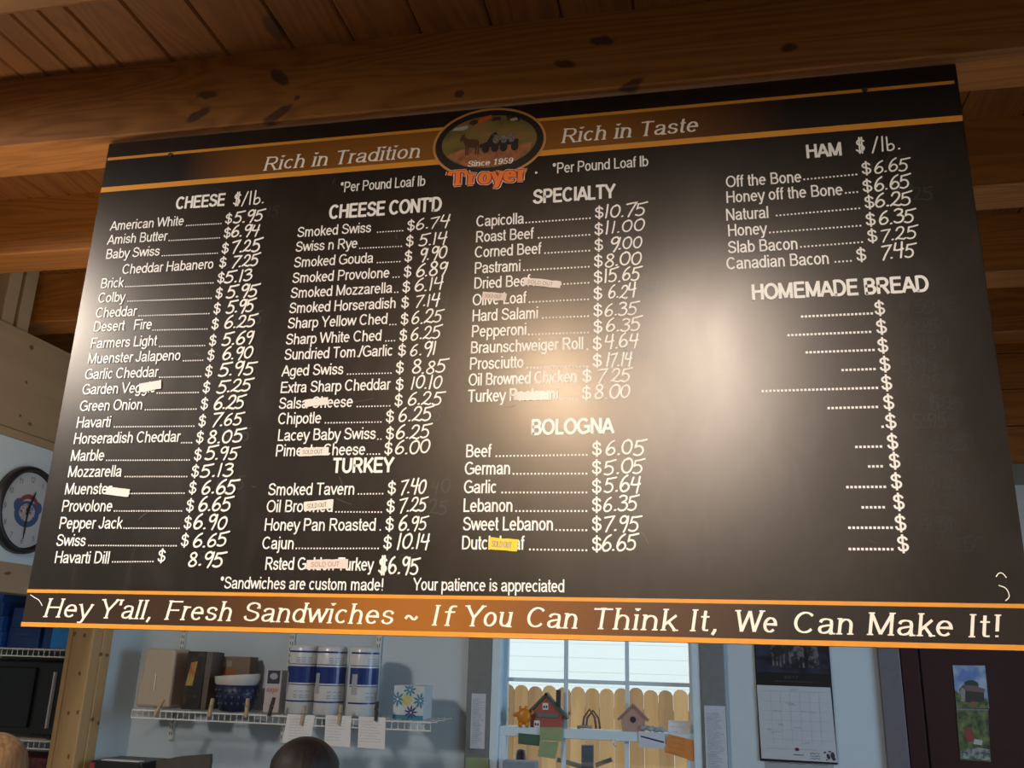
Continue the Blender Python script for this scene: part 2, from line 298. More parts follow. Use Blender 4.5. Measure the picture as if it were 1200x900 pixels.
SANS = {
 'A': (.667, [L(.03, 0, .333, .69), L(.333, .69, .64, 0), L(.15, .23, .52, .23)]),
 'B': (.667, [L(.12, 0, .12, .72), L(.10, .675, .35, .675)+A(.36, .525, .17, .15, 90, -90)+L(.10, .375), L(.3, .375, .38, .375)+A(.39, .21, .19, .165, 90, -90)+L(.10, .045)]),
 'C': (.72, [A(.37, .36, .29, .315, 42, 318)]),
 'D': (.72, [L(.12, 0, .12, .72), L(.10, .675, .30, .675)+A(.32, .36, .31, .315, 90, -90)+L(.10, .045)]),
 'E': (.667, [L(.12, 0, .12, .72), L(.10, .675, .62, .675), L(.10, .375, .58, .375), L(.10, .045, .63, .045)]),
 'F': (.611, [L(.12, 0, .12, .72), L(.10, .675, .59, .675), L(.10, .36, .53, .36)]),
 'G': (.778, [A(.39, .36, .31, .315, 45, 300)+L(.69, .12, .69, .34, .42, .34)]),
 'H': (.72, [L(.12, 0, .12, .72), L(.61, 0, .61, .72), L(.12, .38, .61, .38)]),
 'I': (.278, [L(.14, 0, .14, .72)]),
 'J': (.5, [L(.38, .72, .38, .2)+A(.22, .2, .16, .155, 0, -175)]),
 'K': (.667, [L(.12, 0, .12, .72), L(.13, .25, .60, .71), L(.28, .40, .63, 0)]),
 'L': (.556, [L(.12, 0, .12, .72), L(.10, .045, .53, .045)]),
 'M': (.833, [L(.11, 0, .11, .72), L(.11, .70, .415, .04), L(.415, .04, .72, .70), L(.72, .72, .72, 0)]),
 'N': (.72, [L(.12, 0, .12, .72), L(.12, .70, .61, .02), L(.61, 0, .61, .72)]),
 'O': (.778, [A(.39, .36, .31, .315, 0, 360)]),
 'P': (.667, [L(.12, 0, .12, .72), L(.10, .675, .37, .675)+A(.38, .50, .19, .175, 90, -90)+L(.10, .325)]),
 'R': (.72, [L(.12, 0, .12, .72), L(.10, .675, .39, .675)+A(.40, .51, .19, .165, 90, -90)+L(.10, .345), L(.36, .345, .64, 0)]),
 'S': (.667, [C(.56, .53, .50, .63, .34, .675, .18, .63, .12, .53, .17, .43, .34, .37, .52, .31, .58, .20, .50, .09, .33, .045, .15, .09, .085, .20)]),
 'T': (.611, [L(.305, 0, .305, .72), L(.02, .675, .59, .675)]),
 'U': (.72, [L(.12, .72, .12, .28)+A(.365, .28, .245, .235, 180, 360)+L(.61, .72)]),
 'V': (.667, [L(.03, .72, .333, .03), L(.333, .03, .64, .72)]),
 'W': (.944, [L(.03, .72, .24, .03), L(.24, .03, .47, .69), L(.47, .69, .70, .03), L(.70, .03, .91, .72)]),
 'Y': (.667, [L(.03, .72, .333, .30), L(.333, .30, .64, .72), L(.333, 0, .333, .33)]),
 'a': (.556, [C(.09, .37, .14, .45, .27, .478, .40, .44, .435, .33)+L(.435, .10, .48, 0), C(.43, .29, .27, .27, .12, .225, .085, .14, .14, .06, .24, .04, .37, .09, .43, .19)]),
 'b': (.556, [L(.11, 0, .11, .72), A(.30, .26, .19, .218, 0, 360)]),
 'c': (.5, [A(.27, .26, .19, .218, 45, 315)]),
 'd': (.556, [L(.45, 0, .45, .72), A(.26, .26, .19, .218, 0, 360)]),
 'e': (.556, [L(.09, .275, .465, .275)+A(.275, .26, .19, .218, 5, 318)]),
 'f': (.29, [L(.13, 0, .13, .58)+C(.13, .58, .16, .66, .22, .682, .28, .675), L(.02, .48, .26, .48)]),
 'g': (.556, [L(.45, .52, .45, .0)+A(.27, -.02, .18, .145, 0, -160), A(.26, .26, .19, .218, 0, 360)]),
 'h': (.556, [L(.11, 0, .11, .72), L(.11, .30)+A(.28, .30, .165, .178, 170, 0)+L(.445, 0)]),
 'i': (.222, [L(.11, 0, .11, .52), L(.11, .63, .11, .72)]),
 'k': (.5, [L(.11, 0, .11, .72), L(.12, .19, .44, .51), L(.23, .30, .46, 0)]),
 'l': (.222, [L(.11, 0, .11, .72)]),
 'm': (.833, [L(.11, 0, .11, .52), L(.11, .31)+A(.255, .31, .145, .168, 170, 0)+L(.40, 0), L(.40, .31)+A(.55, .31, .15, .168, 170, 0)+L(.70, 0)]),
 'n': (.556, [L(.11, 0, .11, .52), L(.11, .30)+A(.28, .30, .165, .178, 170, 0)+L(.445, 0)]),
 'o': (.556, [A(.275, .26, .19, .218, 0, 360)]),
 'p': (.556, [L(.11, -.21, .11, .52), A(.30, .26, .19, .218, 0, 360)]),
 'r': (.333, [L(.11, 0, .11, .52), C(.11, .27, .13, .39, .20, .47, .33, .475)]),
 's': (.5, [C(.41, .37, .36, .44, .25, .478, .13, .44, .095, .36, .14, .30, .26, .265, .38, .22, .415, .145, .36, .07, .25, .04, .13, .075, .075, .16)]),
 't': (.278, [L(.13, .68, .13, .12)+C(.13, .12, .15, .06, .20, .042, .27, .045), L(.02, .48, .26, .48)]),
 'u': (.556, [L(.105, .52, .105, .22)+A(.27, .22, .165, .178, 180, 350), L(.44, .52, .44, 0)]),
 'v': (.5, [L(.03, .52, .25, .03), L(.25, .03, .47, .52)]),
 'w': (.722, [L(.02, .52, .19, .03), L(.19, .03, .36, .50), L(.36, .50, .53, .03), L(.53, .03, .70, .52)]),
 'x': (.5, [L(.05, 0, .45, .52), L(.45, 0, .05, .52)]), 'j': (.222, [L(.11, .52, .11, -.08)+C(.11, -.08, .09, -.15, .03, -.165, -.02, -.16), L(.11, .63, .11, .72)]),
 'y': (.5, [L(.03, .52, .26, .02), L(.48, .52, .27, -.02)+C(.27, -.02, .22, -.14, .15, -.17, .07, -.155)]),
 'z': (.5, [L(.05, .475, .43, .475), L(.43, .475, .06, .045), L(.05, .045, .45, .045)]),
 '.': (.278, [L(.10, .05, .18, .05)]), ',': (.278, [L(.15, .09, .15, .03, .09, -.10)]),
 '/': (.278, [L(.0, -.01, .27, .72)]), '!': (.278, [L(.14, .20, .14, .72), L(.10, .05, .18, .05)]),
 "'": (.19, [L(.095, .50, .095, .72)]), '*': (.389, [L(.19, .46, .19, .72), L(.07, .52, .31, .66), L(.07, .66, .31, .52)]),
 '~': (.60, [C(.06, .22, .13, .31, .22, .32, .32, .26, .42, .20, .50, .22, .56, .31)]),
 '$': (.556, [C(.47, .51, .41, .60, .28, .635, .15, .60, .095, .51, .14, .42, .28, .365, .43, .31, .48, .21, .42, .10, .28, .06, .13, .10, .075, .21), L(.28, -.06, .28, .76)]),
 '0': (.556, [A(.28, .36, .19, .315, 0, 360)]), '1': (.556, [L(.31, 0, .31, .70), L(.31, .68, .13, .54)]),
 '2': (.556, [C(.09, .50, .13, .62, .27, .675, .42, .62, .46, .50, .40, .38, .25, .24, .10, .10, .08, .045)+L(.48, .045)]),
 '3': (.556, [C(.10, .54, .16, .64, .28, .675, .41, .61, .41, .46, .33, .39, .23, .375, .36, .36, .46, .28, .46, .16, .38, .07, .26, .045, .13, .09, .08, .20)]),
 '4': (.556, [L(.40, 0, .40, .68), L(.40, .68, .06, .20), L(.04, .20, .50, .20)]),
 '5': (.556, [L(.45, .675, .17, .675, .12, .36)+C(.12, .36, .22, .43, .36, .40, .46, .27, .43, .11, .29, .045, .14, .08, .08, .18)]),
 '6': (.556, [C(.46, .54, .40, .65, .28, .675, .15, .58, .09, .40, .09, .22, .17, .08, .29, .045, .42, .11, .46, .23, .40, .37, .28, .42, .16, .37, .10, .26)]),
 '7': (.556, [L(.06, .675, .48, .675)+C(.48, .675, .34, .45, .24, .2, .21, 0)]),
 '8': (.556, [A(.28, .525, .155, .15, 0, 360), A(.28, .21, .185, .165, 0, 360)]),
 '9': (.556, [C(.10, .18, .16, .07, .28, .045, .41, .14, .47, .32, .47, .50, .39, .64, .27, .675, .14, .61, .10, .49, .16, .35, .28, .30, .40, .35, .46, .46)]),
}
HAND = {   # chalk-marker figures
 '0': (.50, [C(.30, .66, .14, .60, .06, .38, .10, .14, .23, .03, .37, .10, .45, .34, .42, .57, .30, .68, .20, .64)]),
 '1': (.26, [C(.13, .70, .13, .35, .11, .0)]),
 '2': (.50, [C(.08, .52, .16, .66, .32, .68, .40, .55, .34, .36, .18, .16, .05, .04, .12, .08, .24, .05, .40, .01, .47, .06)]),
 '3': (.46, [C(.07, .62, .20, .69, .36, .63, .35, .48, .20, .38, .34, .36, .42, .22, .33, .05, .16, .01, .04, .08)]),
 '4': (.50, [C(.12, .68, .08, .52, .05, .36)+L(.20, .33, .44, .37), C(.40, .70, .37, .35, .32, -.04)]),
 '5': (.48, [C(.12, .64, .10, .50, .08, .38)+C(.08, .38, .20, .43, .34, .37, .40, .22, .34, .06, .18, .0, .04, .05), L(.11, .64, .30, .66, .52, .71)]),
 '6': (.48, [C(.36, .70, .20, .58, .09, .36, .07, .16, .16, .02, .32, .04, .42, .18, .36, .33, .22, .36, .10, .22)]),
 '7': (.46, [L(.05, .62, .26, .66, .46, .69)+C(.46, .69, .34, .42, .24, .18, .17, -.04)]),
 '8': (.46, [C(.36, .58, .26, .69, .12, .64, .10, .50, .22, .38, .36, .26, .40, .12, .28, .0, .12, .03, .07, .17, .18, .32, .32, .44, .37, .57)]),
 '9': (.46, [C(.38, .60, .26, .70, .12, .62, .09, .46, .18, .36, .32, .42, .40, .62), C(.41, .68, .40, .40, .35, .16, .28, -.04)]),
 '.': (.20, [L(.08, .03, .12, .04)]), ' ': (.22, []), '/': (.42, [L(.05, -.06, .34, .74)]),
 '$': (.52, [C(.42, .56, .30, .64, .14, .58, .12, .44, .28, .36, .40, .26, .36, .12, .20, .06, .06, .14), L(.20, -.02, .22, .74), L(.31, -.02, .33, .74)]),
 'l': (.26, [L(.12, .72, .10, .0)]), 'b': (.50, [L(.10, .72, .08, .02)+C(.08, .02, .24, .0, .38, .10, .38, .26, .26, .34, .08, .24)]),
}
def ribbon(pts, w, nib=None, cap=0):
    """flat pen stroke polygons along pts; nib(dx,dy) scales the width by direction"""
    p = [pts[0]]
    for q in pts[1:]:
        if hypot(q[0]-p[-1][0], q[1]-p[-1][1]) > 1e-4: p.append(q)
    if len(p) < 2: return []
    closed = hypot(p[0][0]-p[-1][0], p[0][1]-p[-1][1]) < 1e-3 and len(p) > 4
    if closed: p = p[:-1]
    n = len(p); l = []; r = []
    for i in range(n):
        a = p[i-1] if (i or closed) else p[i]; b = p[(i+1) % n] if (i < n-1 or closed) else p[i]
        d1 = (p[i][0]-a[0], p[i][1]-a[1]); d2 = (b[0]-p[i][0], b[1]-p[i][1])
        if d1 == (0, 0): d1 = d2
        if d2 == (0, 0): d2 = d1
        l1, l2 = hypot(*d1), hypot(*d2); d1 = (d1[0]/l1, d1[1]/l1); d2 = (d2[0]/l2, d2[1]/l2)
        m = (d1[0]+d2[0], d1[1]+d2[1]); ml = hypot(*m)
        if ml < .2: m = d2; ml = 1.0
        m = (m[0]/ml, m[1]/ml); k = min(1.7, 1/max(.4, m[0]*d2[0]+m[1]*d2[1]))
        h = w/2*k*(nib(*m) if nib else 1)
        l.append((p[i][0]-m[1]*h, p[i][1]+m[0]*h)); r.append((p[i][0]+m[1]*h, p[i][1]-m[0]*h))
    out = []
    for i in range(n if closed else n-1):
        j = (i+1) % n; out.append([r[i], r[j], l[j], l[i]])
    if cap and not closed:
        for c in (p[0], p[-1]): out.append([(c[0]+w/2*cos(2*pi*k/cap), c[1]+w/2*sin(2*pi*k/cap)) for k in range(cap)])
    return out
def serifs(st, w):
    out = []; sl = w*1.0; th = w*.42
    if isinstance(st, tuple): return out
    for e, o in ((st[0], st[1]), (st[-1], st[-2])):
        if abs(e[0]-o[0]) > abs(e[1]-o[1])*.9: continue
        x, y = e
        if abs(y) < .012: out.append([(x-sl, 0), (x+sl, 0), (x+sl, th), (x-sl, th)])
        elif abs(y+.21) < .012: out.append([(x-sl, -.21), (x+sl, -.21), (x+sl, -.21+th), (x-sl, -.21+th)])
        elif abs(y-.72) < .012: out.append([(x-sl, .72-th), (x+sl, .72-th), (x+sl, .72), (x-sl, .72)])
        elif abs(y-.52) < .012: out.append([(x-sl, .52-th), (x+sl*.6, .52-th), (x+sl*.6, .52), (x-sl, .52)])
    return out
def text_width(t, font=SANS, track=0.0):
    return sum((font[c][0] if c in font else .278)+track for c in t)-track
def text_polys(t, x, y, cap_h, width=None, cond=1.0, font=SANS, w=.092, track=0.0, shear=0.0, serif=False, cap=0, jit=0.0, rnd=None, rot=0.0):
    """polygons of one line of lettering; cap_h = capital height, width = total width to fit"""
    s = cap_h/.72
    if width is not None: cond = width/(text_width(t, font, track)*s)
    nib = (lambda dx, dy: .50+.58*abs(dy*.97+dx*.12)) if serif else None
    out = []; cx = 0.0
    for ch in t:
        adv, strokes = font.get(ch, (.278, []))
        jr = jx = jy = 0.0; js = 1.0
        if jit: jr = rnd.gauss(0, .05)*jit; jy = rnd.gauss(0, .02)*jit; js = 1+rnd.gauss(0, .05)*jit
        for st in strokes:
            ps = ribbon([(px*cond, py) for px, py in st], w, nib, cap)
            if serif: ps = ps+[[(px, py) for px, py in q] for q in serifs([(px*cond, py) for px, py in st], w)]
            for q in ps:
                o = []
                for px, py in q:
                    px, py = px*js, py*js+jy
                    px, py = px*cos(jr)-py*sin(jr), px*sin(jr)+py*cos(jr)
                    px = px+cx*cond+shear*py
                    o.append((x+(px*cos(rot)-py*sin(rot))*s, y+(px*sin(rot)+py*cos(rot))*s))
                out.append(o)
        cx += adv+track
    return out
def flat(mb, polys, y, z0=0.0, x0=0.0):
    for i_, q in enumerate(polys):
        a = sum(q[i][0]*q[(i+1) % len(q)][1]-q[(i+1) % len(q)][0]*q[i][1] for i in range(len(q)))
        if a < 0: q = q[::-1]
        mb.poly([(x0+px, y-(i_ % 14)*1.2e-5, z0+pz) for px, pz in q])
    return mb
def ell(cx, cy, rx, ry, n=32, rot=0.0):
    return [(cx+rx*cos(2*pi*k/n)*cos(rot)-ry*sin(2*pi*k/n)*sin(rot), cy+rx*cos(2*pi*k/n)*sin(rot)+ry*sin(2*pi*k/n)*cos(rot)) for k in range(n)]
def rect(cx, cy, w, h, a=0.0):
    return [(cx+px*cos(a)-py*sin(a), cy+px*sin(a)+py*cos(a)) for px, py in ((-w/2, -h/2), (w/2, -h/2), (w/2, h/2), (-w/2, h/2))]
# ------------------------------------------------------------ what is written on the board (metres from its lower left corner)
MENU = [(1, 'American White', 0.0471, 0.9385, 0.3539, 0.9338, '5.95', 0.3757, 0.4537, 0.9338),
 (1, 'Amish Butter', 0.0461, 0.9009, 0.3552, 0.8963, '6.94', 0.3744, 0.4478, 0.8963),
 (1, 'Baby Swiss', 0.0479, 0.8622, 0.3551, 0.8563, '7.25', 0.3809, 0.4538, 0.8563),
 (1, 'Cheddar Habanero', 0.1004, 0.8189, 0.3539, 0.8198, '7.25', 0.3844, 0.4551, 0.8198),
 (1, 'Brick', 0.0478, 0.785, 0.3544, 0.7806, '5.13', 0.3726, 0.4449, 0.7806),
 (1, 'Colby', 0.0483, 0.7476, 0.3548, 0.7418, '5.95', 0.3826, 0.4615, 0.7418),
 (1, 'Cheddar', 0.049, 0.7093, 0.3547, 0.7035, '5.95', 0.3877, 0.4572, 0.7035),
 (1, 'Desert   Fire', 0.0492, 0.6739, 0.3551, 0.6655, '6.25', 0.3868, 0.4659, 0.6655),
 (1, 'Farmers Light', 0.0488, 0.6323, 0.3548, 0.6252, '5.69', 0.3875, 0.4667, 0.6252),
 (1, 'Muenster Jalapeno', 0.0491, 0.5941, 0.355, 0.5898, '6.90', 0.3922, 0.4669, 0.5898),
 (1, 'Garlic Cheddar', 0.0488, 0.5558, 0.3551, 0.5514, '5.95', 0.3886, 0.4756, 0.5514),
 (1, 'Garden Veggie', 0.049, 0.519, 0.3546, 0.5135, '5.25', 0.3897, 0.4733, 0.5135),
 (1, 'Green Onion', 0.0498, 0.4792, 0.3549, 0.4748, '6.25', 0.3862, 0.4626, 0.4748),
 (1, 'Havarti', 0.0488, 0.4399, 0.3553, 0.4355, '7.65', 0.3859, 0.4618, 0.4355),
 (1, 'Horseradish Cheddar', 0.0488, 0.4021, 0.355, 0.3978, '8.05', 0.3825, 0.4677, 0.3978),
 (1, 'Marble', 0.0492, 0.3625, 0.3554, 0.3588, '5.95', 0.3823, 0.4625, 0.3588),
 (1, 'Mozzarella', 0.0492, 0.3255, 0.3545, 0.322, '5.13', 0.3761, 0.456, 0.322),
 (1, 'Muenster', 0.0491, 0.2863, 0.3537, 0.2855, '6.65', 0.3841, 0.4651, 0.2855),
 (1, 'Provolone', 0.0489, 0.248, 0.3532, 0.2468, '6.65', 0.3824, 0.459, 0.2468),
 (1, 'Pepper Jack', 0.0499, 0.2102, 0.3531, 0.2096, '6.90', 0.3754, 0.4556, 0.2096),
 (1, 'Swiss', 0.0504, 0.1723, 0.352, 0.1723, '6.65', 0.3797, 0.4605, 0.1723),
 (1, 'Havarti Dill', 0.0537, 0.1353, 0.3024, 0.1391, '8.95', 0.3749, 0.4568, 0.1297),
 (2, 'Smoked Swiss ', 0.544, 0.8853, 0.8108, 0.882, '6.74', 0.8306, 0.9105, 0.882),
 (2, 'Swiss n Rye', 0.5438, 0.848, 0.8104, 0.8431, '5.14', 0.8409, 0.9076, 0.8431),
 (2, 'Smoked Gouda', 0.5438, 0.8086, 0.8094, 0.8057, '9.90', 0.8431, 0.908, 0.8057),
 (2, 'Smoked Provolone', 0.5439, 0.7696, 0.8099, 0.7681, '6.89', 0.8376, 0.9089, 0.7681),
 (2, 'Smoked Mozzarella', 0.5438, 0.7325, 0.8094, 0.7315, '6.14', 0.8365, 0.906, 0.7315),
 (2, 'Smoked Horseradish', 0.5442, 0.6953, 0.809, 0.6942, '7.14', 0.8403, 0.8984, 0.6942),
 (2, 'Sharp Yellow Ched', 0.5446, 0.6586, 0.8102, 0.6549, '6.25', 0.8351, 0.9061, 0.6549),
 (2, 'Sharp White Ched', 0.5443, 0.6202, 0.8099, 0.617, '6.25', 0.8356, 0.9048, 0.617),
 (2, 'Sundried Tom./Garlic', 0.5447, 0.5843, 0.8093, 0.5825, '6.91', 0.8363, 0.8973, 0.5825),
 (2, 'Aged Swiss', 0.5436, 0.5459, 0.807, 0.5429, '8.85', 0.8428, 0.9187, 0.5429),
 (2, 'Extra Sharp Cheddar', 0.5436, 0.5074, 0.809, 0.5048, '10.10', 0.8423, 0.9122, 0.5048),
 (2, 'Salsa Cheese', 0.544, 0.4711, 0.8092, 0.4695, '6.25', 0.8377, 0.914, 0.4695),
 (2, 'Chipotle', 0.5461, 0.4364, 0.7922, 0.4344, '6.25', 0.8202, 0.8946, 0.4344),
 (2, 'Lacey Baby Swiss', 0.5491, 0.3991, 0.7949, 0.397, '6.25', 0.8159, 0.8928, 0.397),
 (2, 'Pimento Cheese', 0.5482, 0.3652, 0.7938, 0.365, '6.00', 0.8164, 0.8945, 0.365),
 (2, 'Smoked Tavern', 0.5407, 0.2807, 0.8072, 0.2808, '7.40', 0.8344, 0.8894, 0.2808),
 (2, 'Oil Browned', 0.5414, 0.2447, 0.8072, 0.2426, '7.25', 0.8342, 0.8948, 0.2426),
 (2, 'Honey Pan Roasted', 0.5407, 0.2058, 0.8076, 0.2059, '6.95', 0.8356, 0.898, 0.2059),
 (2, 'Cajun', 0.5406, 0.1675, 0.8059, 0.1686, '10.14', 0.8337, 0.9055, 0.1686),
 (2, 'Rsted Golden Turkey', 0.5519, 0.1254, 0.7995, 0.1235, '6.95', 0.8179, 0.8867, 0.1235),
 (3, 'Capicolla', 0.9729, 0.8808, 1.2372, 0.8811, '10.75', 1.2567, 1.3473, 0.8811),
 (3, 'Roast Beef', 0.9727, 0.8425, 1.2361, 0.8413, '11.00', 1.2577, 1.345, 0.8413),
 (3, 'Corned Beef', 0.9724, 0.8053, 1.2361, 0.8037, '9.00', 1.2657, 1.3406, 0.8037),
 (3, 'Pastrami', 0.9728, 0.7671, 1.235, 0.766, '8.00', 1.2574, 1.3373, 0.766),
 (3, 'Dried Beef', 0.9732, 0.7307, 1.2345, 0.7287, '15.65', 1.2562, 1.3325, 0.7287),
 (3, 'Olive Loaf', 0.9719, 0.6917, 1.2339, 0.6912, '6.24', 1.2652, 1.3245, 0.6912),
 (3, 'Hard Salami', 0.9723, 0.6549, 1.2339, 0.653, '6.35', 1.257, 1.3261, 0.653),
 (3, 'Pepperoni', 0.9726, 0.619, 1.2339, 0.6164, '6.35', 1.2596, 1.3324, 0.6164),
 (3, 'Braunschweiger Roll', 0.9719, 0.5819, 1.2324, 0.5791, '4.64', 1.2578, 1.3282, 0.5791),
 (3, 'Prosciutto', 0.9712, 0.5458, 1.2324, 0.5417, '17.14', 1.2593, 1.3147, 0.5417),
 (3, 'Oil Browned Chicken', 0.971, 0.51, 1.2113, 0.5093, '7 25', 1.2397, 1.3111, 0.5093),
 (3, 'Turkey Pastrami', 0.9709, 0.4741, 1.2104, 0.4726, '8.00', 1.2355, 1.3107, 0.4726),
 (3, 'Beef', 0.9711, 0.3561, 1.2315, 0.3555, '6.05', 1.2576, 1.336, 0.3555),
 (3, 'German', 0.9708, 0.3197, 1.2311, 0.3174, '5.05', 1.2553, 1.3346, 0.3174),
 (3, 'Garlic', 0.9707, 0.2815, 1.2311, 0.2794, '5.64', 1.2552, 1.3285, 0.2794),
 (3, 'Lebanon', 0.9705, 0.2437, 1.2311, 0.2427, '6.35', 1.2529, 1.3216, 0.2427),
 (3, 'Sweet Lebanon', 0.9717, 0.2064, 1.2311, 0.2052, '7.95', 1.2528, 1.3231, 0.2052),
 (3, 'Dutch Loaf', 0.9707, 0.1687, 1.2312, 0.1664, '6.65', 1.2493, 1.3184, 0.1664),
 (4, 'Off the Bone', 1.5177, 0.9331, 1.791, 0.9399, '6.65', 1.8144, 1.8826, 0.9399),
 (4, 'Honey off the Bone', 1.5161, 0.8964, 1.7894, 0.899, '6.65', 1.8118, 1.8819, 0.899),
 (4, 'Natural ', 1.5138, 0.8552, 1.7901, 0.8618, '6.25', 1.8095, 1.882, 0.8618),
 (4, 'Honey', 1.5162, 0.8185, 1.7891, 0.8225, '6.35', 1.8135, 1.8827, 0.8225),
 (4, 'Slab Bacon', 1.515, 0.7798, 1.7892, 0.7857, '7.25', 1.8134, 1.8845, 0.7857),
 (4, 'Canadian Bacon', 1.5106, 0.7434, 1.7646, 0.7457, '7.45', 1.8098, 1.875, 0.7457)]
BLANK = [(1.6504, 1.7853, 0.6301, 1.789, 0.6285),
 (1.6231, 1.7788, 0.5917, 1.7887, 0.5892),
 (1.655, 1.7818, 0.5541, 1.7878, 0.5504),
 (1.7146, 1.7803, 0.5151, 1.7881, 0.512),
 (1.565, 1.7813, 0.4771, 1.7878, 0.4742),
 (1.685, 1.7779, 0.4391, 1.788, 0.4355),
 (1.7806, 1.7848, 0.4, 1.7883, 0.3979),
 (1.7328, 1.7784, 0.3617, 1.7877, 0.3583),
 (1.7509, 1.7762, 0.3239, 1.788, 0.3218),
 (1.7059, 1.7781, 0.2851, 1.7874, 0.2831),
 (1.7341, 1.7728, 0.247, 1.788, 0.2444),
 (1.7041, 1.783, 0.2093, 1.7873, 0.2056),
 (1.7027, 1.7805, 0.1703, 1.7879, 0.1679)]
HEADS = [('CHEESE', 0.2176, 0.9834, 0.3488),
 ("CHEESE CONT'D", 0.6193, 0.9267, 0.8909),
 ('SPECIALTY', 1.1007, 0.9278, 1.2829),
 ('TURKEY', 0.6823, 0.3272, 0.8179),
 ('BOLOGNA', 1.107, 0.4008, 1.2762),
 ('HAM', 1.685, 0.9884, 1.7577),
 ('HOMEMADE BREAD', 1.5575, 0.6731, 1.8953)]
NOTES = [('*Per Pound Loaf lb', 0.6401, 0.9944, 0.8486),
 ('*Per Pound Loaf lb', 1.1428, 0.9994, 1.3559),
 ('*Sandwiches are custom made!', 0.4549, 0.0862, 0.8148),
 ('Your patience is appreciated', 0.8754, 0.088, 1.1803)]
HAND_H = [('$/lb.', 0.3689, 0.981, 0.4514),
 ('$ /lb.', 1.7838, 0.9919, 1.8735)]
SLOGAN = [('Rich in Tradition', 0.4364, 1.0694, 0.8311),
 ('Rich in Taste', 1.1612, 1.0749, 1.4644)]
FOOT = [('Hey', 0.0487, 0.0179, 0.1653),
 ("Y'all,", 0.1837, 0.0181, 0.312),
 ('Fresh', 0.3367, 0.0183, 0.4926),
 ('Sandwiches', 0.5135, 0.0187, 0.841),
 ('~', 0.8587, 0.019, 0.8885),
 ('If', 0.9111, 0.0191, 0.9647),
 ('You', 0.9818, 0.0192, 1.08),
 ('Can', 1.1034, 0.0194, 1.207),
 ('Think', 1.2297, 0.0197, 1.3916),
 ('It,', 1.4102, 0.0198, 1.4687),
 ('We', 1.4946, 0.02, 1.5714),
 ('Can', 1.5952, 0.0202, 1.7035),
 ('Make', 1.7223, 0.0204, 1.8691),
 ('It!', 1.8871, 0.0205, 1.9474)]
WID = {1: .80, 2: .785, 3: .712, 4: .722}
# ------------------------------------------------------------ the room
XL, XR, YF, YB, ZC = -2.7, 3.7, -5.5, 2.15, 3.18
def struct(name, mb, mat, label=None, cat=None, **k):
    o = mb.build(name, mat, **k); return tag(o, label, cat, None, 'structure')
struct('floor', MB().box(XL-.1, XR+.1, YF-.1, YB+.1, -.1, 0), 'floor', 'tiled shop floor under counter', 'floor')
b = MB(); x = XL; i = 0; pw = (.0735, .073, .144, .154, .174, .158, .172, .174); rs = random.Random(3)
xs = [-.1295]
while xs[-1] < XR: xs.append(xs[-1]+(pw[len(xs)-1] if len(xs) <= len(pw) else .168))
while xs[0] > XL: xs.insert(0, xs[0]-.075)
for a, c in zip(xs, xs[1:]):   # tongue-and-groove planks with chamfered seams
    b.prism([(a+.001, ZC+.02), (a+.001, ZC+.006), (a+.006, ZC), (c-.006, ZC), (c-.001, ZC+.006), (c-.001, ZC+.02)], YB-YF, 'Y', YF)
b.box(XL-.1, XR+.1, YF-.1, YB+.1, ZC+.02, ZC+.08)
struct('ceiling', b, 'plank', 'stained pine plank ceiling above the joists', 'ceiling')
JZ = 2.975
names = {-1: 'pine ceiling joist nearest the viewer, cut off by upper left corner of photo', 0: 'knotty pine ceiling joist the menu board hangs from',
         1: 'pine ceiling joist just behind the menu board', 2: 'pine ceiling joist second behind the menu board', 3: 'pine ceiling joist third behind the menu board, nearest the window wall'}
for j in range(-7, 4):
    y0 = -.02+.582*j; y1 = y0+.172
    mb = MB().prism([(y0, ZC), (y0, JZ+.004), (y0+.004, JZ), (y1-.036, JZ), (y1, JZ+.030), (y1, ZC)], XR-XL, 'X', XL)
    struct('ceiling_joist', mb, 'joist', names.get(j, 'pine ceiling joist above the customer side, behind the viewer'), 'joist')
# back wall with the window opening
wx0, wx1, wz0, wz1 = .565, 1.437, .86, 2.08
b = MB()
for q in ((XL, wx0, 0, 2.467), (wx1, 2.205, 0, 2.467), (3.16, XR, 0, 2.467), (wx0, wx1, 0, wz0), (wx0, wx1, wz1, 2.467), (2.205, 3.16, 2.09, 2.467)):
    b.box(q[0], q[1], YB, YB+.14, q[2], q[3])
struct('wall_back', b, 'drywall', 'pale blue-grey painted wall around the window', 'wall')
struct('trim_1', MB().box(XL, XR, YB-.02, YB, 2.467, 2.55), 'grey_trim', 'grey trim strip along top of the back wall', 'trim')
b = MB()
for k in range(4): b.box(XL, XR, YB-.015-.002*(k % 2), YB, 2.552+k*.158, 2.706+k*.158)
b.box(XL, XR, YB, YB+.14, 2.467, ZC)
struct('wall_frieze', b, 'frieze', 'wide stained pine boards above the grey trim', 'wall panelling')
struct('wall_left', MB().box(XL-.12, XL, YF, YB, 0, ZC), 'drywall', 'painted side wall beyond the storage alcove', 'wall')
struct('wall_right', MB().box(XR, XR+.12, YF, YB, 0, ZC), 'drywall', 'painted wall on the right of the room', 'wall')
struct('wall_front', MB().box(XL-.12, XR+.12, YF-.12, YF, 0, ZC), 'plaster', 'shop wall behind the viewer', 'wall')
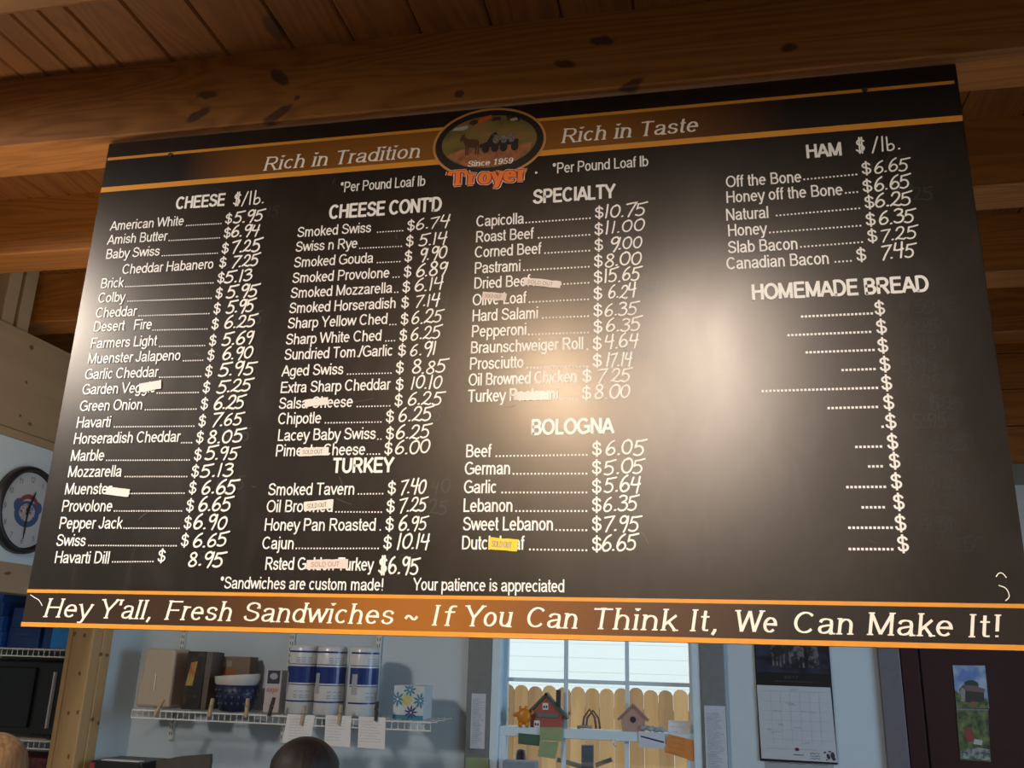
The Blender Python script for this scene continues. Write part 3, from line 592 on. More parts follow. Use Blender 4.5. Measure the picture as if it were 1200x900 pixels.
# partition on the left: headers, post, plaster
PX = -1.10
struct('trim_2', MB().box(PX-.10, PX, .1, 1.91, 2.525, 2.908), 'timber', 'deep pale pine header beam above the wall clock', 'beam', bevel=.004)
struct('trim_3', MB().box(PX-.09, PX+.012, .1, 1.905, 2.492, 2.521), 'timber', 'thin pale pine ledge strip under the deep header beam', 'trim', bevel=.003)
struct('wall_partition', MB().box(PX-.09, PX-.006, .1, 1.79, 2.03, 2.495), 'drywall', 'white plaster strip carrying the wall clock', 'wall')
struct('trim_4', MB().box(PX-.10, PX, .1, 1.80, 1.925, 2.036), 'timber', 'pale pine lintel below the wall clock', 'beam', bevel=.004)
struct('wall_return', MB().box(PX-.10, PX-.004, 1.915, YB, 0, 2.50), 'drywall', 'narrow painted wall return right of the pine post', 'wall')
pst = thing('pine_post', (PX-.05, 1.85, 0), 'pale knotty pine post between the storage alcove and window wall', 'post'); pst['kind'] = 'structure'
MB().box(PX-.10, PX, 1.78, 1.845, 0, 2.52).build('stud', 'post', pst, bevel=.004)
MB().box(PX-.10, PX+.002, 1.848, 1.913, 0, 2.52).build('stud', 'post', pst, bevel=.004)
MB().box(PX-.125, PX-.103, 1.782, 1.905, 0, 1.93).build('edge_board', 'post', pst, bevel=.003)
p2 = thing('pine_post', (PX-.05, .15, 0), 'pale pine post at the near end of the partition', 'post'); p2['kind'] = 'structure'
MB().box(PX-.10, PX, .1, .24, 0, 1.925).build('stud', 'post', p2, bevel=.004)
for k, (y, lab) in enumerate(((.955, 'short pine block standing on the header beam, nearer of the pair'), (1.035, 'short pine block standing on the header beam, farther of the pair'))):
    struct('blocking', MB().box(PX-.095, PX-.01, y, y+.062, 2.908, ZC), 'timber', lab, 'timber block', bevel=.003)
# window
struct('trim_5', MB().box(.463, .566, YB-.018, YB, .80, 2.2), 'grey_trim', 'dark grey casing board left of the window', 'trim', bevel=.003)
struct('trim_6', MB().box(1.437, 1.534, YB-.018, YB, .80, 2.2), 'grey_trim', 'dark grey casing board right of the window', 'trim', bevel=.003)
win = thing('window_1', (1.0, YB, wz0), 'white vinyl sash window showing the wooden fence', 'window'); win['kind'] = 'structure'
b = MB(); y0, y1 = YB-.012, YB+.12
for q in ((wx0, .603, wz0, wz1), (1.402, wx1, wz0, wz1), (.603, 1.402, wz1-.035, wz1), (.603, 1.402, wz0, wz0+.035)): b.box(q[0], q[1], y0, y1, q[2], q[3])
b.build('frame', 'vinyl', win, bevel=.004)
b = MB()
for q in ((.603, .621, 1.467, 2.045), (1.391, 1.402, 1.467, 2.045), (.621, 1.391, 2.02, 2.045)): b.box(q[0], q[1], YB+.062, YB+.10, q[2], q[3])
up = b.build('upper_sash', 'vinyl', win)
def child_box(name, q, y0, y1, mat, root, parent):
    L0 = root.location
    o = MB().box(q[0]-L0.x, q[1]-L0.x, y0-L0.y, y1-L0.y, q[2]-L0.z, q[3]-L0.z).build(name, mat, parent, local=True); return o
for q in ((.866, .882, 1.467, 2.02), (1.126, 1.142, 1.467, 2.02), (.621, 1.391, 1.645, 1.661)): child_box('muntin', q, YB+.068+(.002 if q[1] > 1.3 else 0), YB+.09-(.002 if q[1] > 1.3 else 0), 'vinyl', win, up)
child_box('pane', (.621, 1.391, 1.467, 2.02), YB+.077, YB+.081, 'glass', win, up)
b = MB()
for q in ((.592, 1.424, 1.430, 1.468), (.592, .632, .895, 1.430), (1.372, 1.424, .895, 1.430), (.632, 1.372, .895, .94)): b.box(q[0], q[1], YB+.0, YB+.058, q[2], q[3])
lo = b.build('lower_sash', 'vinyl', win, bevel=.003)
for q in ((.864, .881, .94, 1.43), (1.125, 1.142, .94, 1.43)): child_box('muntin', q, YB+.022, YB+.042, 'vinyl', win, lo)
child_box('pane', (.632, 1.372, .94, 1.43), YB+.030, YB+.034, 'glass', win, lo)
# red door
struct('trim_7', MB().box(2.125, 2.205, YB-.02, YB+.13, 0, 2.09), 'mauve_trim', 'mauve-grey casing beside the dark red door', 'trim', bevel=.003)
dr = thing('door_1', (2.7, YB, 0), 'dark red door with two photographs taped on it', 'door'); dr['kind'] = 'structure'
MB().box(2.282, 3.10, YB+.0, YB+.045, .01, 2.03).build('door_panel', 'red_door', dr, bevel=.004)
MB().box(2.208, 2.274, YB-.012, YB+.12, 0, 2.09).box(3.106, 3.158, YB-.012, YB+.12, 0, 2.09).box(2.274, 3.106, YB-.012, YB+.12, 2.036, 2.09).build('door_frame', 'red_door', dr, bevel=.003)
MB().lathe([(.001, -.07), (.028, -.065), (.03, -.04), (.012, -.03), (.012, 0)], (3.03, YB, 1.0), 16, 'Y').build('door_knob', plain('brass', (.5, .35, .12), .3, 1), dr, smooth=True)

# ------------------------------------------------------------ outdoors
struct('ground', MB().box(-6, 10, YB+.2, 16, -.2, -.05), speckle('grass', [(.3, (.06, .10, .03)), (.7, (.16, .2, .07))], 30), 'grassy yard beyond the window', 'ground')
nb = thing('neighbour_building', (2, 12.2, -.05), 'white clapboard building beyond the fence outside the window', 'building')
b = MB()
for k in range(26): b.prism([(12.0, -.05+k*.2), (12.0-.003, -.05+k*.2), (12.0, .15+k*.2)], 14, 'X', -5)
b.box(-5, 9, 12.0, 12.4, -.05, 5.2)
b.build('siding', plain('white_siding', (.86, .88, .86), .6, var=.02), nb)
MB().prism([(11.7, 5.15), (12.6, 5.15), (12.6, 5.8)], 14.6, 'X', -5.3).build('roof', plain('grey_shingle', (.2, .2, .21), .8), nb)
fm = [wood('fence_board_'+str(k), l, d, 'Z', 18, knot_n=4) for k, (l, d) in enumerate((((.44, .25, .10), (.30, .16, .06)), ((.36, .20, .085), (.23, .12, .05)), ((.50, .30, .13), (.36, .20, .08))))]
fn = thing('picket_fence', (.6, 7.4, -.05), 'dog-eared wooden privacy fence outside the window', 'fence')
FY, FT = 7.4, 1.478
for k in range(-5, 22):
    x = -.36+k*.141; h = FT+random.uniform(-.012, .012)
    MB().prism([(x, -.03), (x+.138, -.03), (x+.138, h-.05), (x+.120, h-.018), (x+.088, h), (x+.046, h), (x+.016, h-.018), (x, h-.05)], .018, 'Y', FY).build('fence_board', fm[(k*7+k//3) % 3], fn)
for z in (.25, 1.2): MB().box(-1.1, 2.7, FY+.018, FY+.056, z, z+.09).build('rail', fm[1], fn)
for x in (-.9, 1.0, 2.5): MB().box(x-.045, x+.045, FY+.056, FY+.146, -.05, 1.35).build('fence_post', fm[1], fn)
# weathered windmill-like yard ornament and a birdhouse outside
ARMS = ((.672, 1.224, .800, 1.196), (.878, 1.205, .964, 1.238))
wm = thing('yard_ornament', (.83, 3.4, -.05), 'grey wooden yard post with two slanted arms seen through lower sash', 'ornament')
MB().prism([(.795, -.05), (.865, -.05), (.860, 1.300), (.798, 1.298)], .05, 'Y', 3.4).build('post', plain('weathered_wood', (.10, .11, .13), .7), wm)
for s, (xa, za, xb, zb) in enumerate(ARMS):
    b = MB(); d = Vector((xb-xa, zb-za)).normalized(); nx, nz = -d.y*.011, d.x*.011
    b.prism([(xa-nx, za-nz), (xb-nx, zb-nz), (xb+nx, zb+nz), (xa+nx, za+nz)], .03, 'Y', 3.36).build('arm', plain('grey_brown_wood', (.17, .13, .10), .7), wm)

# ------------------------------------------------------------ the menu board
ZB = 1.78133; BH = 1.18708; BW = 2.0
mbd = thing('menu_board', (0, 0, ZB), 'big black menu board with orange stripes and white price lists', 'menu board')
def onb(name, polys, d, mat):      # print lying d metres in front of the board face
    return flat(MB(), polys, -d).build(name, mat, mbd, local=True)
def loc(mb, name, mat, parent=None, **k): return mb.build(name, mat, parent or mbd, local=True, **k)
pan = loc(MB().box(0, BW, 0, .012, 0, BH), 'panel', 'board', bevel=.0015)
R4 = lambda x0, x1, z0, z1: [(x0, z0), (x1, z0), (x1, z1), (x0, z1)]
onb('header_band', [R4(.004, 1.996, 1.060, 1.139)], .0006, 'header')
onb('footer_band', [R4(.001, 1.999, .006, .073)], .0006, 'footer')
for z0, z1, xa, xb in ((1.1372, 1.1452, .005, 1.992), (1.0470, 1.0610, .002, 1.998), (.0718, .0790, .0, 2.0), (.0008, .0100, .0, 2.0)):
    onb('stripe', [R4(xa, xb, z0, z1)], .0009, 'orange')
COND = {1: .86, 2: .86, 3: .86, 4: .86}; CAP = {1: .0262, 2: .0262, 3: .0275, 4: .0277}; PITCH = {1: .0060, 2: .0066, 3: .0074, 4: .0074}; TRK = {1: -.015, 2: -.015, 3: -.012, 4: -.005}
NW = {'Cheddar Habanero': None}
def dots(x0, x1, z, pitch, s=.0038):
    n = max(1, int((x1-x0)/pitch+.5)); out = []
    for k in range(n):
        xx = x1-(k+.5)*pitch
        if xx < x0: break
        out.append(R4(xx-s/2, xx+s/2, z, z+s))
    return out
rh = random.Random(11)
GHOST = []
for col, t, u, v, du, dv, price, p0, p1, pv in MENU:
    cap = CAP[col]; cond = WID[col]
    s = cap/.72; w = text_width(t, SANS, TRK[col])*s*cond
    if w > du-u-.010: cond *= (du-u-.010)/w; w = du-u-.010
    ps = text_polys(t, u, v, cap, cond=cond, w=.088, track=TRK[col])
    end = du-.006
    a = u+w+.004
    if t.startswith('Extra Sharp'): pass
    else:
        dd = dots(a, end, 0, PITCH[col], .0030 if col < 3 else .0036)
        for q in dd:
            m = (q[0][0]-u)/max(.01, du-u); ps.append([(px, pz+v+(dv-v)*m) for px, pz in q])
    if not t.startswith('Rsted'): ps += text_polys('$', du, dv, cap*1.06, cond=.95, w=.088)
    onb('menu_item', ps, .0012, 'ink')
    if t.startswith('Rsted'): onb('handwritten_price', text_polys('$'+price, du, pv-.004, .034, width=p1-du, font=HAND, w=.085, cap=7, jit=.7, rnd=rh), .0014, 'chalk')
    else:
        tilt = rh.uniform(0, .03)
        onb('handwritten_price', text_polys(price, p0, pv+rh.uniform(-.001, .002), .0300+rh.uniform(-.001, .0015), width=(p1-p0), font=HAND, w=.10 if col == 1 else .085, cap=7, jit=.8, rnd=rh, rot=tilt, shear=.12), .0014, 'chalk')
    if rh.random() < .3: GHOST.append((p0+rh.uniform(-.01, .05), pv+rh.uniform(-.005, .012), price))
for x0, x1, z, du, dv in BLANK:
    onb('menu_item', dots(x0, x1+.003, z, 0.0073, .0046)+text_polys('$', du, dv, .0300, cond=.95, w=.095), .0012, 'ink')
for (t, x0, z, x1), cap in zip(HEADS, (.0330, .0360, .0345, .0320, .0325, .0325, .0345)):
    onb('section_heading', text_polys(t, x0, z, cap, width=x1-x0, w=.128, track=-.01), .0012, 'ink')
for (t, x0, z, x1), cap in zip(NOTES, (.027, .027, .0245, .0245)):
    onb('note_line', text_polys(t, x0, z, cap, width=x1-x0, w=.085, track=-.012), .0012, 'ink')
for t, x0, z, x1 in HAND_H: onb('handwritten_unit', text_polys(t, x0, z, .034, width=x1-x0, font=HAND, w=.075, cap=7, jit=.4, rnd=rh), .0014, 'chalk')
for t, x0, z, x1 in SLOGAN: onb('slogan', text_polys(t, x0, z, .0375, width=x1-x0, w=.104, track=.025, shear=.17, serif=True), .0013, 'cream')
ps = []
for t, x0, z, x1 in FOOT: ps += text_polys(t, x0, .0210, .0395, width=x1-x0-.002, w=.098, track=.03, shear=.17, serif=True)
onb('slogan', ps, .0013, 'cream')
# rubbed-out marker ghosts and scuffs
ps = []
for x, z, t in GHOST: ps += text_polys(t, x, z, .030, cond=1.0, font=HAND, w=.07, cap=0, jit=1, rnd=rh)
for k in range(13):
    x0, x1, z, du, dv = BLANK[k]
    for q in range(3): ps += text_polys(rh.choice(('6.25', '5.95', '4.50', '10.75', '3.99')), du+.04+rh.uniform(0, .05), dv+rh.uniform(-.004, .004), .028, font=HAND, w=.03, jit=1, rnd=rh)
onb('rubbed_out_writing', ps, .0004, 'ghost')
ps = []
for q in (L(.0099, .0674, .021, .062, .0332, .0569)+L(.040, .050, .0442, .0445), C(1.9479, .1251, 1.953, .1311, 1.959, .131, 1.9644, .1238), C(1.9503, .1104, 1.9603, .1060, 1.9645, .098, 1.9643, .0901, 1.9581, .0841)):
    ps += ribbon(q, .0017)
onb('chalk_scuff', ps, .0015, 'chalk')
ps = []
for k in range(26):
    x, z, a, l = rh.uniform(.05, 1.95), rh.uniform(.1, 1.03), rh.uniform(0, 3.1), rh.uniform(.008, .05)
    ps += ribbon(C(x, z, x+cos(a)*l*.5+rh.uniform(-.004, .004), z+sin(a)*l*.5, x+cos(a)*l, z+sin(a)*l), rh.uniform(.0006, .0013))
tag(onb('fine_scratches', ps, .0005, 'smudge'), kind='stuff')
for x, z in ((.181, 1.1366), (1.8142, 1.1414)):
    loc(MB().lathe([(.004, -.003), (.0055, -.001), (.006, 0)], (x, -.003, z), 10, 'Y'), 'screw', 'dark')
# oval emblem with farm wagon
em = onb('emblem', [ell(.995, 1.0925, .1335, .0915, 48)], .0014, plain('emblem_rim', (.60, .26, .07), .4))
def one(name, polys, d, mat): return flat(MB(), polys, -d).build(name, mat, em, local=True)
one('emblem_edge', [ell(.995, 1.0925, .1275, .0855, 48)], .0016, plain('emblem_dark', (.018, .012, .008), .45))
one('printed_field', [ell(.995, 1.096, .112, .068, 40)], .0018, speckle('emblem_field', [(.35, (.11, .09, .024)), (.5, (.19, .14, .035)), (.65, (.27, .14, .045))], 16, .45, 4, stretch=(.6, 1, 1.6)))
one('printed_soil', [[(.895, 1.066), (.93, 1.080), (.98, 1.074), (1.04, 1.082), (1.098, 1.085), (1.090, 1.062), (1.06, 1.040), (1.0, 1.030), (.94, 1.036)]], .0019, speckle('emblem_soil', [(.3, (.22, .07, .025)), (.7, (.40, .16, .06))], 60))
one('printed_barn', [[(.962, 1.1475), (.974, 1.160), (.999, 1.166), (1.000, 1.158), (.984, 1.150), (.972, 1.146)]], .0020, plain('emblem_red', (.62, .09, .03), .4))
one('printed_trees', [[(.944, 1.148), (.956, 1.157), (.968, 1.155), (.966, 1.146), (.955, 1.141)], [(1.004, 1.158), (1.02, 1.160), (1.022, 1.150), (1.0, 1.149)], [(1.034, 1.160), (1.07, 1.150), (1.065, 1.142), (1.036, 1.148)]], .0020, plain('emblem_brown', (.05, .022, .012), .5))
one('printed_house', [[(.906, 1.132), (.912, 1.139), (.942, 1.143), (.945, 1.136), (.934, 1.131)], [(1.042, 1.150), (1.058, 1.153), (1.062, 1.146), (1.046, 1.144)]], .0021, plain('emblem_pale', (.45, .40, .36), .5))
hp = [[(.926, 1.1065), (.930, 1.117), (.937, 1.121), (.938, 1.112), (.948, 1.106), (.966, 1.104), (.972, 1.097), (.972, 1.086), (.963, 1.082), (.945, 1.084), (.938, 1.090), (.934, 1.103), (.928, 1.101)]]
for x in (.940, .945, .963, .969): hp.append([(x, 1.088), (x+.004, 1.088), (x+.003, 1.064), (x, 1.064)])
one('printed_horse', hp, .0021, plain('emblem_horse', (.085, .030, .016), .5))
wg = [[(.974, 1.090), (.990, 1.094), (1.000, 1.112), (1.010, 1.120), (1.016, 1.112), (1.012, 1.098), (1.064, 1.096), (1.064, 1.084), (.990, 1.080), (.974, 1.080)]]
for x in (.988, 1.010, 1.030, 1.056): wg.append(ell(x, 1.077, .009, .011, 14))
one('printed_wagon', wg, .0022, plain('emblem_wagon', (.02, .013, .011), .5))
one('printed_barrels', [ell(x, 1.099, .008, .011, 12) for x in (1.012, 1.030, 1.048)]+[R4(1.004, 1.058, 1.1095, 1.1115)]+[ell(1.006, 1.121, .005, .0025, 10)], .0024, speckle('emblem_barrel', [(.4, (.10, .085, .075)), (.6, (.24, .21, .19))], 300))
one('year_line', text_polys('Since 1959', .9465, 1.0335, .0150, width=.106, w=.14, track=.02, shear=.17, serif=True), .0024, 'cream')
BRAND = dict(SANS); BRAND['T'] = (.80, [L(.40, .03, .40, .66), L(.0, .655, .80, .655), L(.035, .66, .0, .50), L(.765, .66, .80, .50), L(.22, .06, .58, .06)]); BRAND['r'] = (.48, [L(.13, .02, .13, .50), C(.13, .27, .17, .40, .27, .47, .42, .43), L(.0, .05, .28, .05), L(.0, .475, .12, .475)])
TW = dict(font=BRAND, width=.182, track=.06, serif=True)
ty, tx, tc = .9865, .906, .0400
one('brand_outline', text_polys('Troyer', tx, ty, tc, w=.36, **TW), .0026, plain('logo_white', (.70, .55, .48), .5))
one('brand_shadow', text_polys('Troyer', tx, ty, tc, w=.28, **TW), .0028, plain('logo_dark_red', (.30, .02, .015), .5))
one('brand_lettering', text_polys('Troyer', tx, ty, tc, w=.185, **TW), .0030, plain('logo_orange', (.85, .20, .03), .4))
one('trade_mark', [ell(1.107, 1.0045, .003, .003, 10)], .0026, 'cream')
# sold-out tapes stuck over menu lines; the clear one imitates a glare spot
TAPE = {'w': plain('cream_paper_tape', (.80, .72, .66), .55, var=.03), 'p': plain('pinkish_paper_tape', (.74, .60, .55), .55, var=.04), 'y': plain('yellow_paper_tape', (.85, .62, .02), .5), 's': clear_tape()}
tape_ink = plain('tape_print', (.36, .27, .22), .6)
for nm, x, z, l, h, a, k, wr in (
    ('garden veggie', .2234, .5335, .055, .021, 8, 'w', 0), ('plain muenster', .1831, .2914, .058, .0175, -6, 'w', 0), ('salsa cheese', .632, .4841, .054, .017, 4, 'w', 0),
    ('pimento cheese', .6378, .374, .066, .018, 1, 'w', 1), ('oil browned turkey', .6586, .2594, .064, .019, 5, 'w', 1), ('roasted golden turkey', .6898, .1381, .090, .0185, 1.5, 'p', 1),
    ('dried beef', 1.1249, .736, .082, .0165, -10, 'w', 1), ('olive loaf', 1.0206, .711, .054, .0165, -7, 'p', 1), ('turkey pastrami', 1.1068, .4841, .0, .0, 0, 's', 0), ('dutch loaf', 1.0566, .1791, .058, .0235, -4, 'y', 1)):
    col = {'w': 'cream paper', 'p': 'pinkish paper', 's': 'glare-imitating clear', 'y': 'yellow paper'}[k]
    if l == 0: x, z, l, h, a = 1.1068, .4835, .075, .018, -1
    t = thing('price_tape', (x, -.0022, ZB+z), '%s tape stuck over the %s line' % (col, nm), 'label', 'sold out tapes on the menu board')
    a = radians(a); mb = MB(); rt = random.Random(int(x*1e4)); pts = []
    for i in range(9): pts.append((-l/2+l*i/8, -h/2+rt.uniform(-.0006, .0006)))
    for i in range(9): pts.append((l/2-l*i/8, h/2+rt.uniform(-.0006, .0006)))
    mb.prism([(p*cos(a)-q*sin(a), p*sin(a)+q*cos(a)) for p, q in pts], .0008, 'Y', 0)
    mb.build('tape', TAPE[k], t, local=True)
    if wr: flat(MB(), text_polys('SOLD OUT', -l*.40*cos(a)+h*.28*sin(a), -l*.40*sin(a)-h*.28*cos(a), h*.52, width=l*.70, w=.10, rot=a), -.0003).build('printed_words', tape_ink, t, local=True)
# ------------------------------------------------------------ wall clock on the partition
ck = thing('wall_clock', (PX-.005, 1.243, 2.237), 'round black-rimmed wall clock with blue and red emblem, showing half past twelve', 'clock', rz=pi/2)
def ckb(mb, name, mat, **k): return mb.build(name, mat, ck, local=True, **k)
ckb(MB().lathe([(.145, 0), (.166, .0), (.168, .022), (.160, .036), (.148, .036), (.143, .016), (.001, .015)], (0, 0, 0), 56, 'Y'), 'rim', 'black', smooth=True)
fc = ckb(flat(MB(), [ell(0, 0, .1435, .1435, 56)], -.0185), 'face', plain('clock_face', (.40, .42, .45), .5, var=.02))
ps = []
for h in range(1, 13):
    a = pi/2-h*pi/6; t = str(h); wdt = .024 if h > 9 else .013
    ps += text_polys(t, .118*cos(a)-wdt/2, .118*sin(a)-.011, .022, width=wdt, w=.07)
o = flat(MB(), ps, -.0192).build('numerals', plain('numeral_grey', (.06, .06, .07), .5), fc, local=True)
ps = []
for k in range(60):
    a = k*pi/30; ps.append(rect(.136*cos(a), .136*sin(a), .006 if k % 5 == 0 else .003, .0013, a))
flat(MB(), ps, -.0192).build('minute_track', 'grey_ink', fc, local=True)
cb = MB(); flat(cb, [ell(0, -.016, .066, .050, 36), ell(-.050, .012, .026, .026, 20), ell(.050, .012, .026, .026, 20)], -.0189)
cb.build('emblem_ring', plain('clock_blue', (.035, .075, .19), .5), fc, local=True)
flat(MB(), [[(.058*cos(t), .010+.050*sin(t)) for t in [radians(20+i*14) for i in range(11)]]+[(.040*cos(t), .012+.030*sin(t)) for t in [radians(160-i*14) for i in range(11)]]], -.0192).build('emblem_arch', plain('clock_red', (.20, .04, .05), .5), fc, local=True)
flat(MB(), [ell(0, -.010, .042, .034, 28)], -.0195).build('emblem_centre', speckle('clock_centre', [(.35, (.15, .05, .06)), (.5, (.45, .42, .40)), (.65, (.10, .14, .28))], 55), fc, local=True)
for nm, a, l, w in (('hour_hand', radians(72), .080, .008), ('minute_hand', radians(-90), .112, .0065)):
    mb = MB(); mb.prism([(-.02*cos(a)-w/2*sin(a), -.02*sin(a)+w/2*cos(a)), (-.02*cos(a)+w/2*sin(a), -.02*sin(a)-w/2*cos(a)), (l*.8*cos(a)+w*.5*sin(a), l*.8*sin(a)-w*.5*cos(a)), (l*cos(a), l*sin(a)), (l*.8*cos(a)-w*.5*sin(a), l*.8*sin(a)+w*.5*cos(a))], .0015, 'Y', -.024)
    ckb(mb, nm, 'black')
ckb(MB().lathe([(.007, .014), (.007, .026), (.001, .027)], (0, 0, 0), 14, 'Y'), 'hub', 'black')

# ------------------------------------------------------------ wire shelves
def wire_shelf(name, label, x0, x1, yf, yb, z, rails=(), lip=.030):
    t = thing(name, ((x0+x1)/2, yb, z), label, 'shelf')
    b = MB(); r = .0028
    b.tube([(x0, yf, z), (x1, yf, z)], .0032, 6); b.tube([(x0, yf, z-lip), (x1, yf, z-lip)], .0032, 6)
    n = int((x1-x0)/.026)
    for k in range(n+1):
        x = x0+(x1-x0)*k/n; b.tube([(x, yb, z), (x, yf-.001, z), (x, yf-.001, z-lip)], .0016, 4, False)
    for y in (yb, yb-(yb-yf)*.36, yb-(yb-yf)*.7): b.tube([(x0, y, z-.004), (x1, y, z-.004)], r, 6)
    b.build('wire_deck', 'wire', t)
    for x, za, zb in rails:
        rl = MB().box(x-.011, x+.011, YB-.014, YB-.001, za, zb).build('wall_rail', plain('rail_white', (.62, .64, .62), .4), t)
        m = MB(); L0 = t.location; zz = za+.02
        while zz < zb-.03:
            for s in (-.005, .005): m.box(x+s-.0015-L0.x, x+s+.0015-L0.x, YB-.0150-L0.y, YB-.0140-L0.y, zz-L0.z, zz+.014-L0.z)
            zz += .026
        m.build('slots', 'dark', rl, local=True)
        MB().prism([(YB-.014, z-.006), (yf+.03, z-.008), (yf+.03, z-.016), (YB-.03, z-.06), (YB-.014, z-.07)], .004, 'X', x-.002).build('bracket', 'wire', t)
    return t
SZ = 1.492; SF = 1.82; SBk = 2.128
wire_shelf('wire_shelf', 'white wire wall shelf holding paper towels and tissue box', -.893, .402, SF, SBk, SZ, ((-.893, 1.35, 2.45), (-.355, 1.36, 2.45), (.055, 1.36, 2.45)))
wire_shelf('wire_shelf', 'white wire shelf carrying stacked blue boxes in left alcove', -2.5, -1.235, 1.80, SBk, 1.722, ())
wire_shelf('wire_shelf', 'white wire shelf under the black oven in left alcove', -2.5, -1.235, 1.80, SBk, 1.354, ())
for x in (-2.48, -1.255):
    for z, nm in ((1.722, 'upper'), (1.354, 'lower')): pass
ST = SZ+.0035
# beige frosted container
t = thing('plastic_container', (-.88, 2.02, ST), 'tall frosted beige plastic container at left end of shelf', 'container')
frost = plain('frosted_beige_plastic', (.44, .37, .29), .35, var=.03)
b = MB(); pr = []
b.prism([(-.970, ST), (-.806, ST), (-.806, ST+.226), (-.812, ST+.238), (-.826, ST+.243), (-.936, ST+.243), (-.951, ST+.238), (-.957, ST+.226), (-.960, ST+.11), (-.970, ST+.09)], .15, 'Y', 1.95)
b.build('body', frost, t, bevel=.012)
MB().tube([(-.885, 1.947, ST+.07), (-.885, 1.945, ST+.14)], .004, 8).build('painted_highlight', plain('highlight_plastic', (.62, .57, .5), .25), t)  # pale upright bar standing in for the highlight on the body
# dark snack boxes
t = thing('snack_box', (-.69, 2.0, ST), 'tall black box with yellow-orange label beside the frosted container', 'box')
b = MB().box(-.742, -.655, 1.94, 2.05, ST, ST+.236); b.build('carton', speckle('black_carton', [(.55, (.012, .010, .010)), (.72, (.05, .035, .03))], 30), t, bevel=.002)
MB().prism([(-.655, ST), (-.632, ST), (-.626, ST+.232), (-.655, ST+.236)], .10, 'Y', 1.945).build('side_panel', plain('brown_card', (.11, .085, .07), .6), t)
flat(MB(), [[(-.735, ST+.095), (-.702, ST+.095), (-.690, ST+.195), (-.720, ST+.190)]], 1.9395).build('printed_label', speckle('orange_label', [(.4, (.34, .10, .02)), (.6, (.40, .27, .06))], 18), t)
t = thing('snack_bag', (-.765, 2.06, ST), 'dark red and white snack bag tucked behind the black box', 'bag')
MB().prism([(-.802, ST), (-.74, ST), (-.735, ST+.20), (-.752, ST+.225), (-.79, ST+.222), (-.80, ST+.20)], .06, 'Y', 2.055).build('pouch', speckle('bag_print', [(.42, (.03, .012, .014)), (.52, (.16, .03, .03)), (.60, (.42, .38, .38))], 22), t, bevel=.006)
t = thing('paper_carton', (-.57, 2.09, ST), 'brown paper carton with orange print behind the blue basket', 'carton')
MB().box(-.648, -.498, 2.045, 2.12, ST, ST+.218).build('carton', plain('brown_paper', (.20, .15, .10), .7), t, bevel=.003)
flat(MB(), [R4(-.644, -.56, ST+.125, ST+.165)], 2.0445).build('printed_band', plain('dull_orange_print', (.33, .11, .035), .6), t)
flat(MB(), [R4(-.642, -.585, ST+.175, ST+.20)], 2.0445).build('printed_patch', plain('dull_pale_print', (.30, .25, .20), .6), t)
# blue basket and coffee filters
bk = thing('basket', (-.49, 1.94, ST), 'small dark blue woven basket full of white coffee filters', 'basket')
mb = MB(); mb.lathe([(.058, 0), (.066, .004), (.080, .055), (.094, .106), (.088, .106), (.074, .055), (.06, .01)], (0, 0, 0), 40, 'Z', 1, .85, lambda a, z: 1+.02*cos(20*a)*(1 if int(z/.02) % 2 else -1))
mb.build('basket_bowl', plain('dark_blue_weave', (.012, .020, .055), .4), bk, local=True, smooth=True)
wv = MB(); 
for r_, z0 in ((.0735, .032), (.082, .058), (.0895, .084)):
    for k in range(18):
        a = 2*pi*k/18; wv.ball((r_*cos(a), r_*.85*sin(a), z0), (.006, .006, .008), 8, 5)
wv.build('weave_knobs', plain('blue_weave_light', (.035, .05, .10), .5), bk, local=True, smooth=True)
cf = thing('coffee_filters', (-.49, 1.94, ST+.080), 'stack of fluted white coffee filters standing up in blue basket', 'filters')
for k in range(4):
    m = MB(); m.lathe([(.066, 0), (.078, .018), (.098, .044+k*.003), (.095, .044+k*.003), (.075, .020), (.060, .004)], (0, 0, k*.004), 72, 'Z', 1, .85, lambda a, z: 1+.028*sin(36*a))
    m.build('filter', plain('filter_paper', (.66, .62, .57), .8), cf, local=True)
cf.rotation_euler = (0, -.08, 0)
# salt-like carton
t = thing('white_carton', (-.328, 1.97, ST), 'slim white carton with dark blue badge and pink lettering on shelf', 'carton')
MB().box(-.366, -.294, 1.94, 2.0, ST, ST+.170).build('carton', plain('white_card', (.50, .46, .46), .6), t, bevel=.003)
flat(MB(), [[(-.358, ST+.115), (-.302, ST+.115), (-.302, ST+.168), (-.358, ST+.168)]], 1.9395).build('badge', plain('navy_print', (.02, .025, .06), .5), t)
flat(MB(), [ell(-.33, ST+.145, .018, .013, 20)], 1.939).build('badge_window', plain('badge_pale', (.35, .35, .40), .5), t)
flat(MB(), text_polys('sugar', -.358, ST+.082, .020, width=.055, w=.10), 1.9395).build('pink_lettering', plain('pink_print', (.45, .12, .16), .5), t)
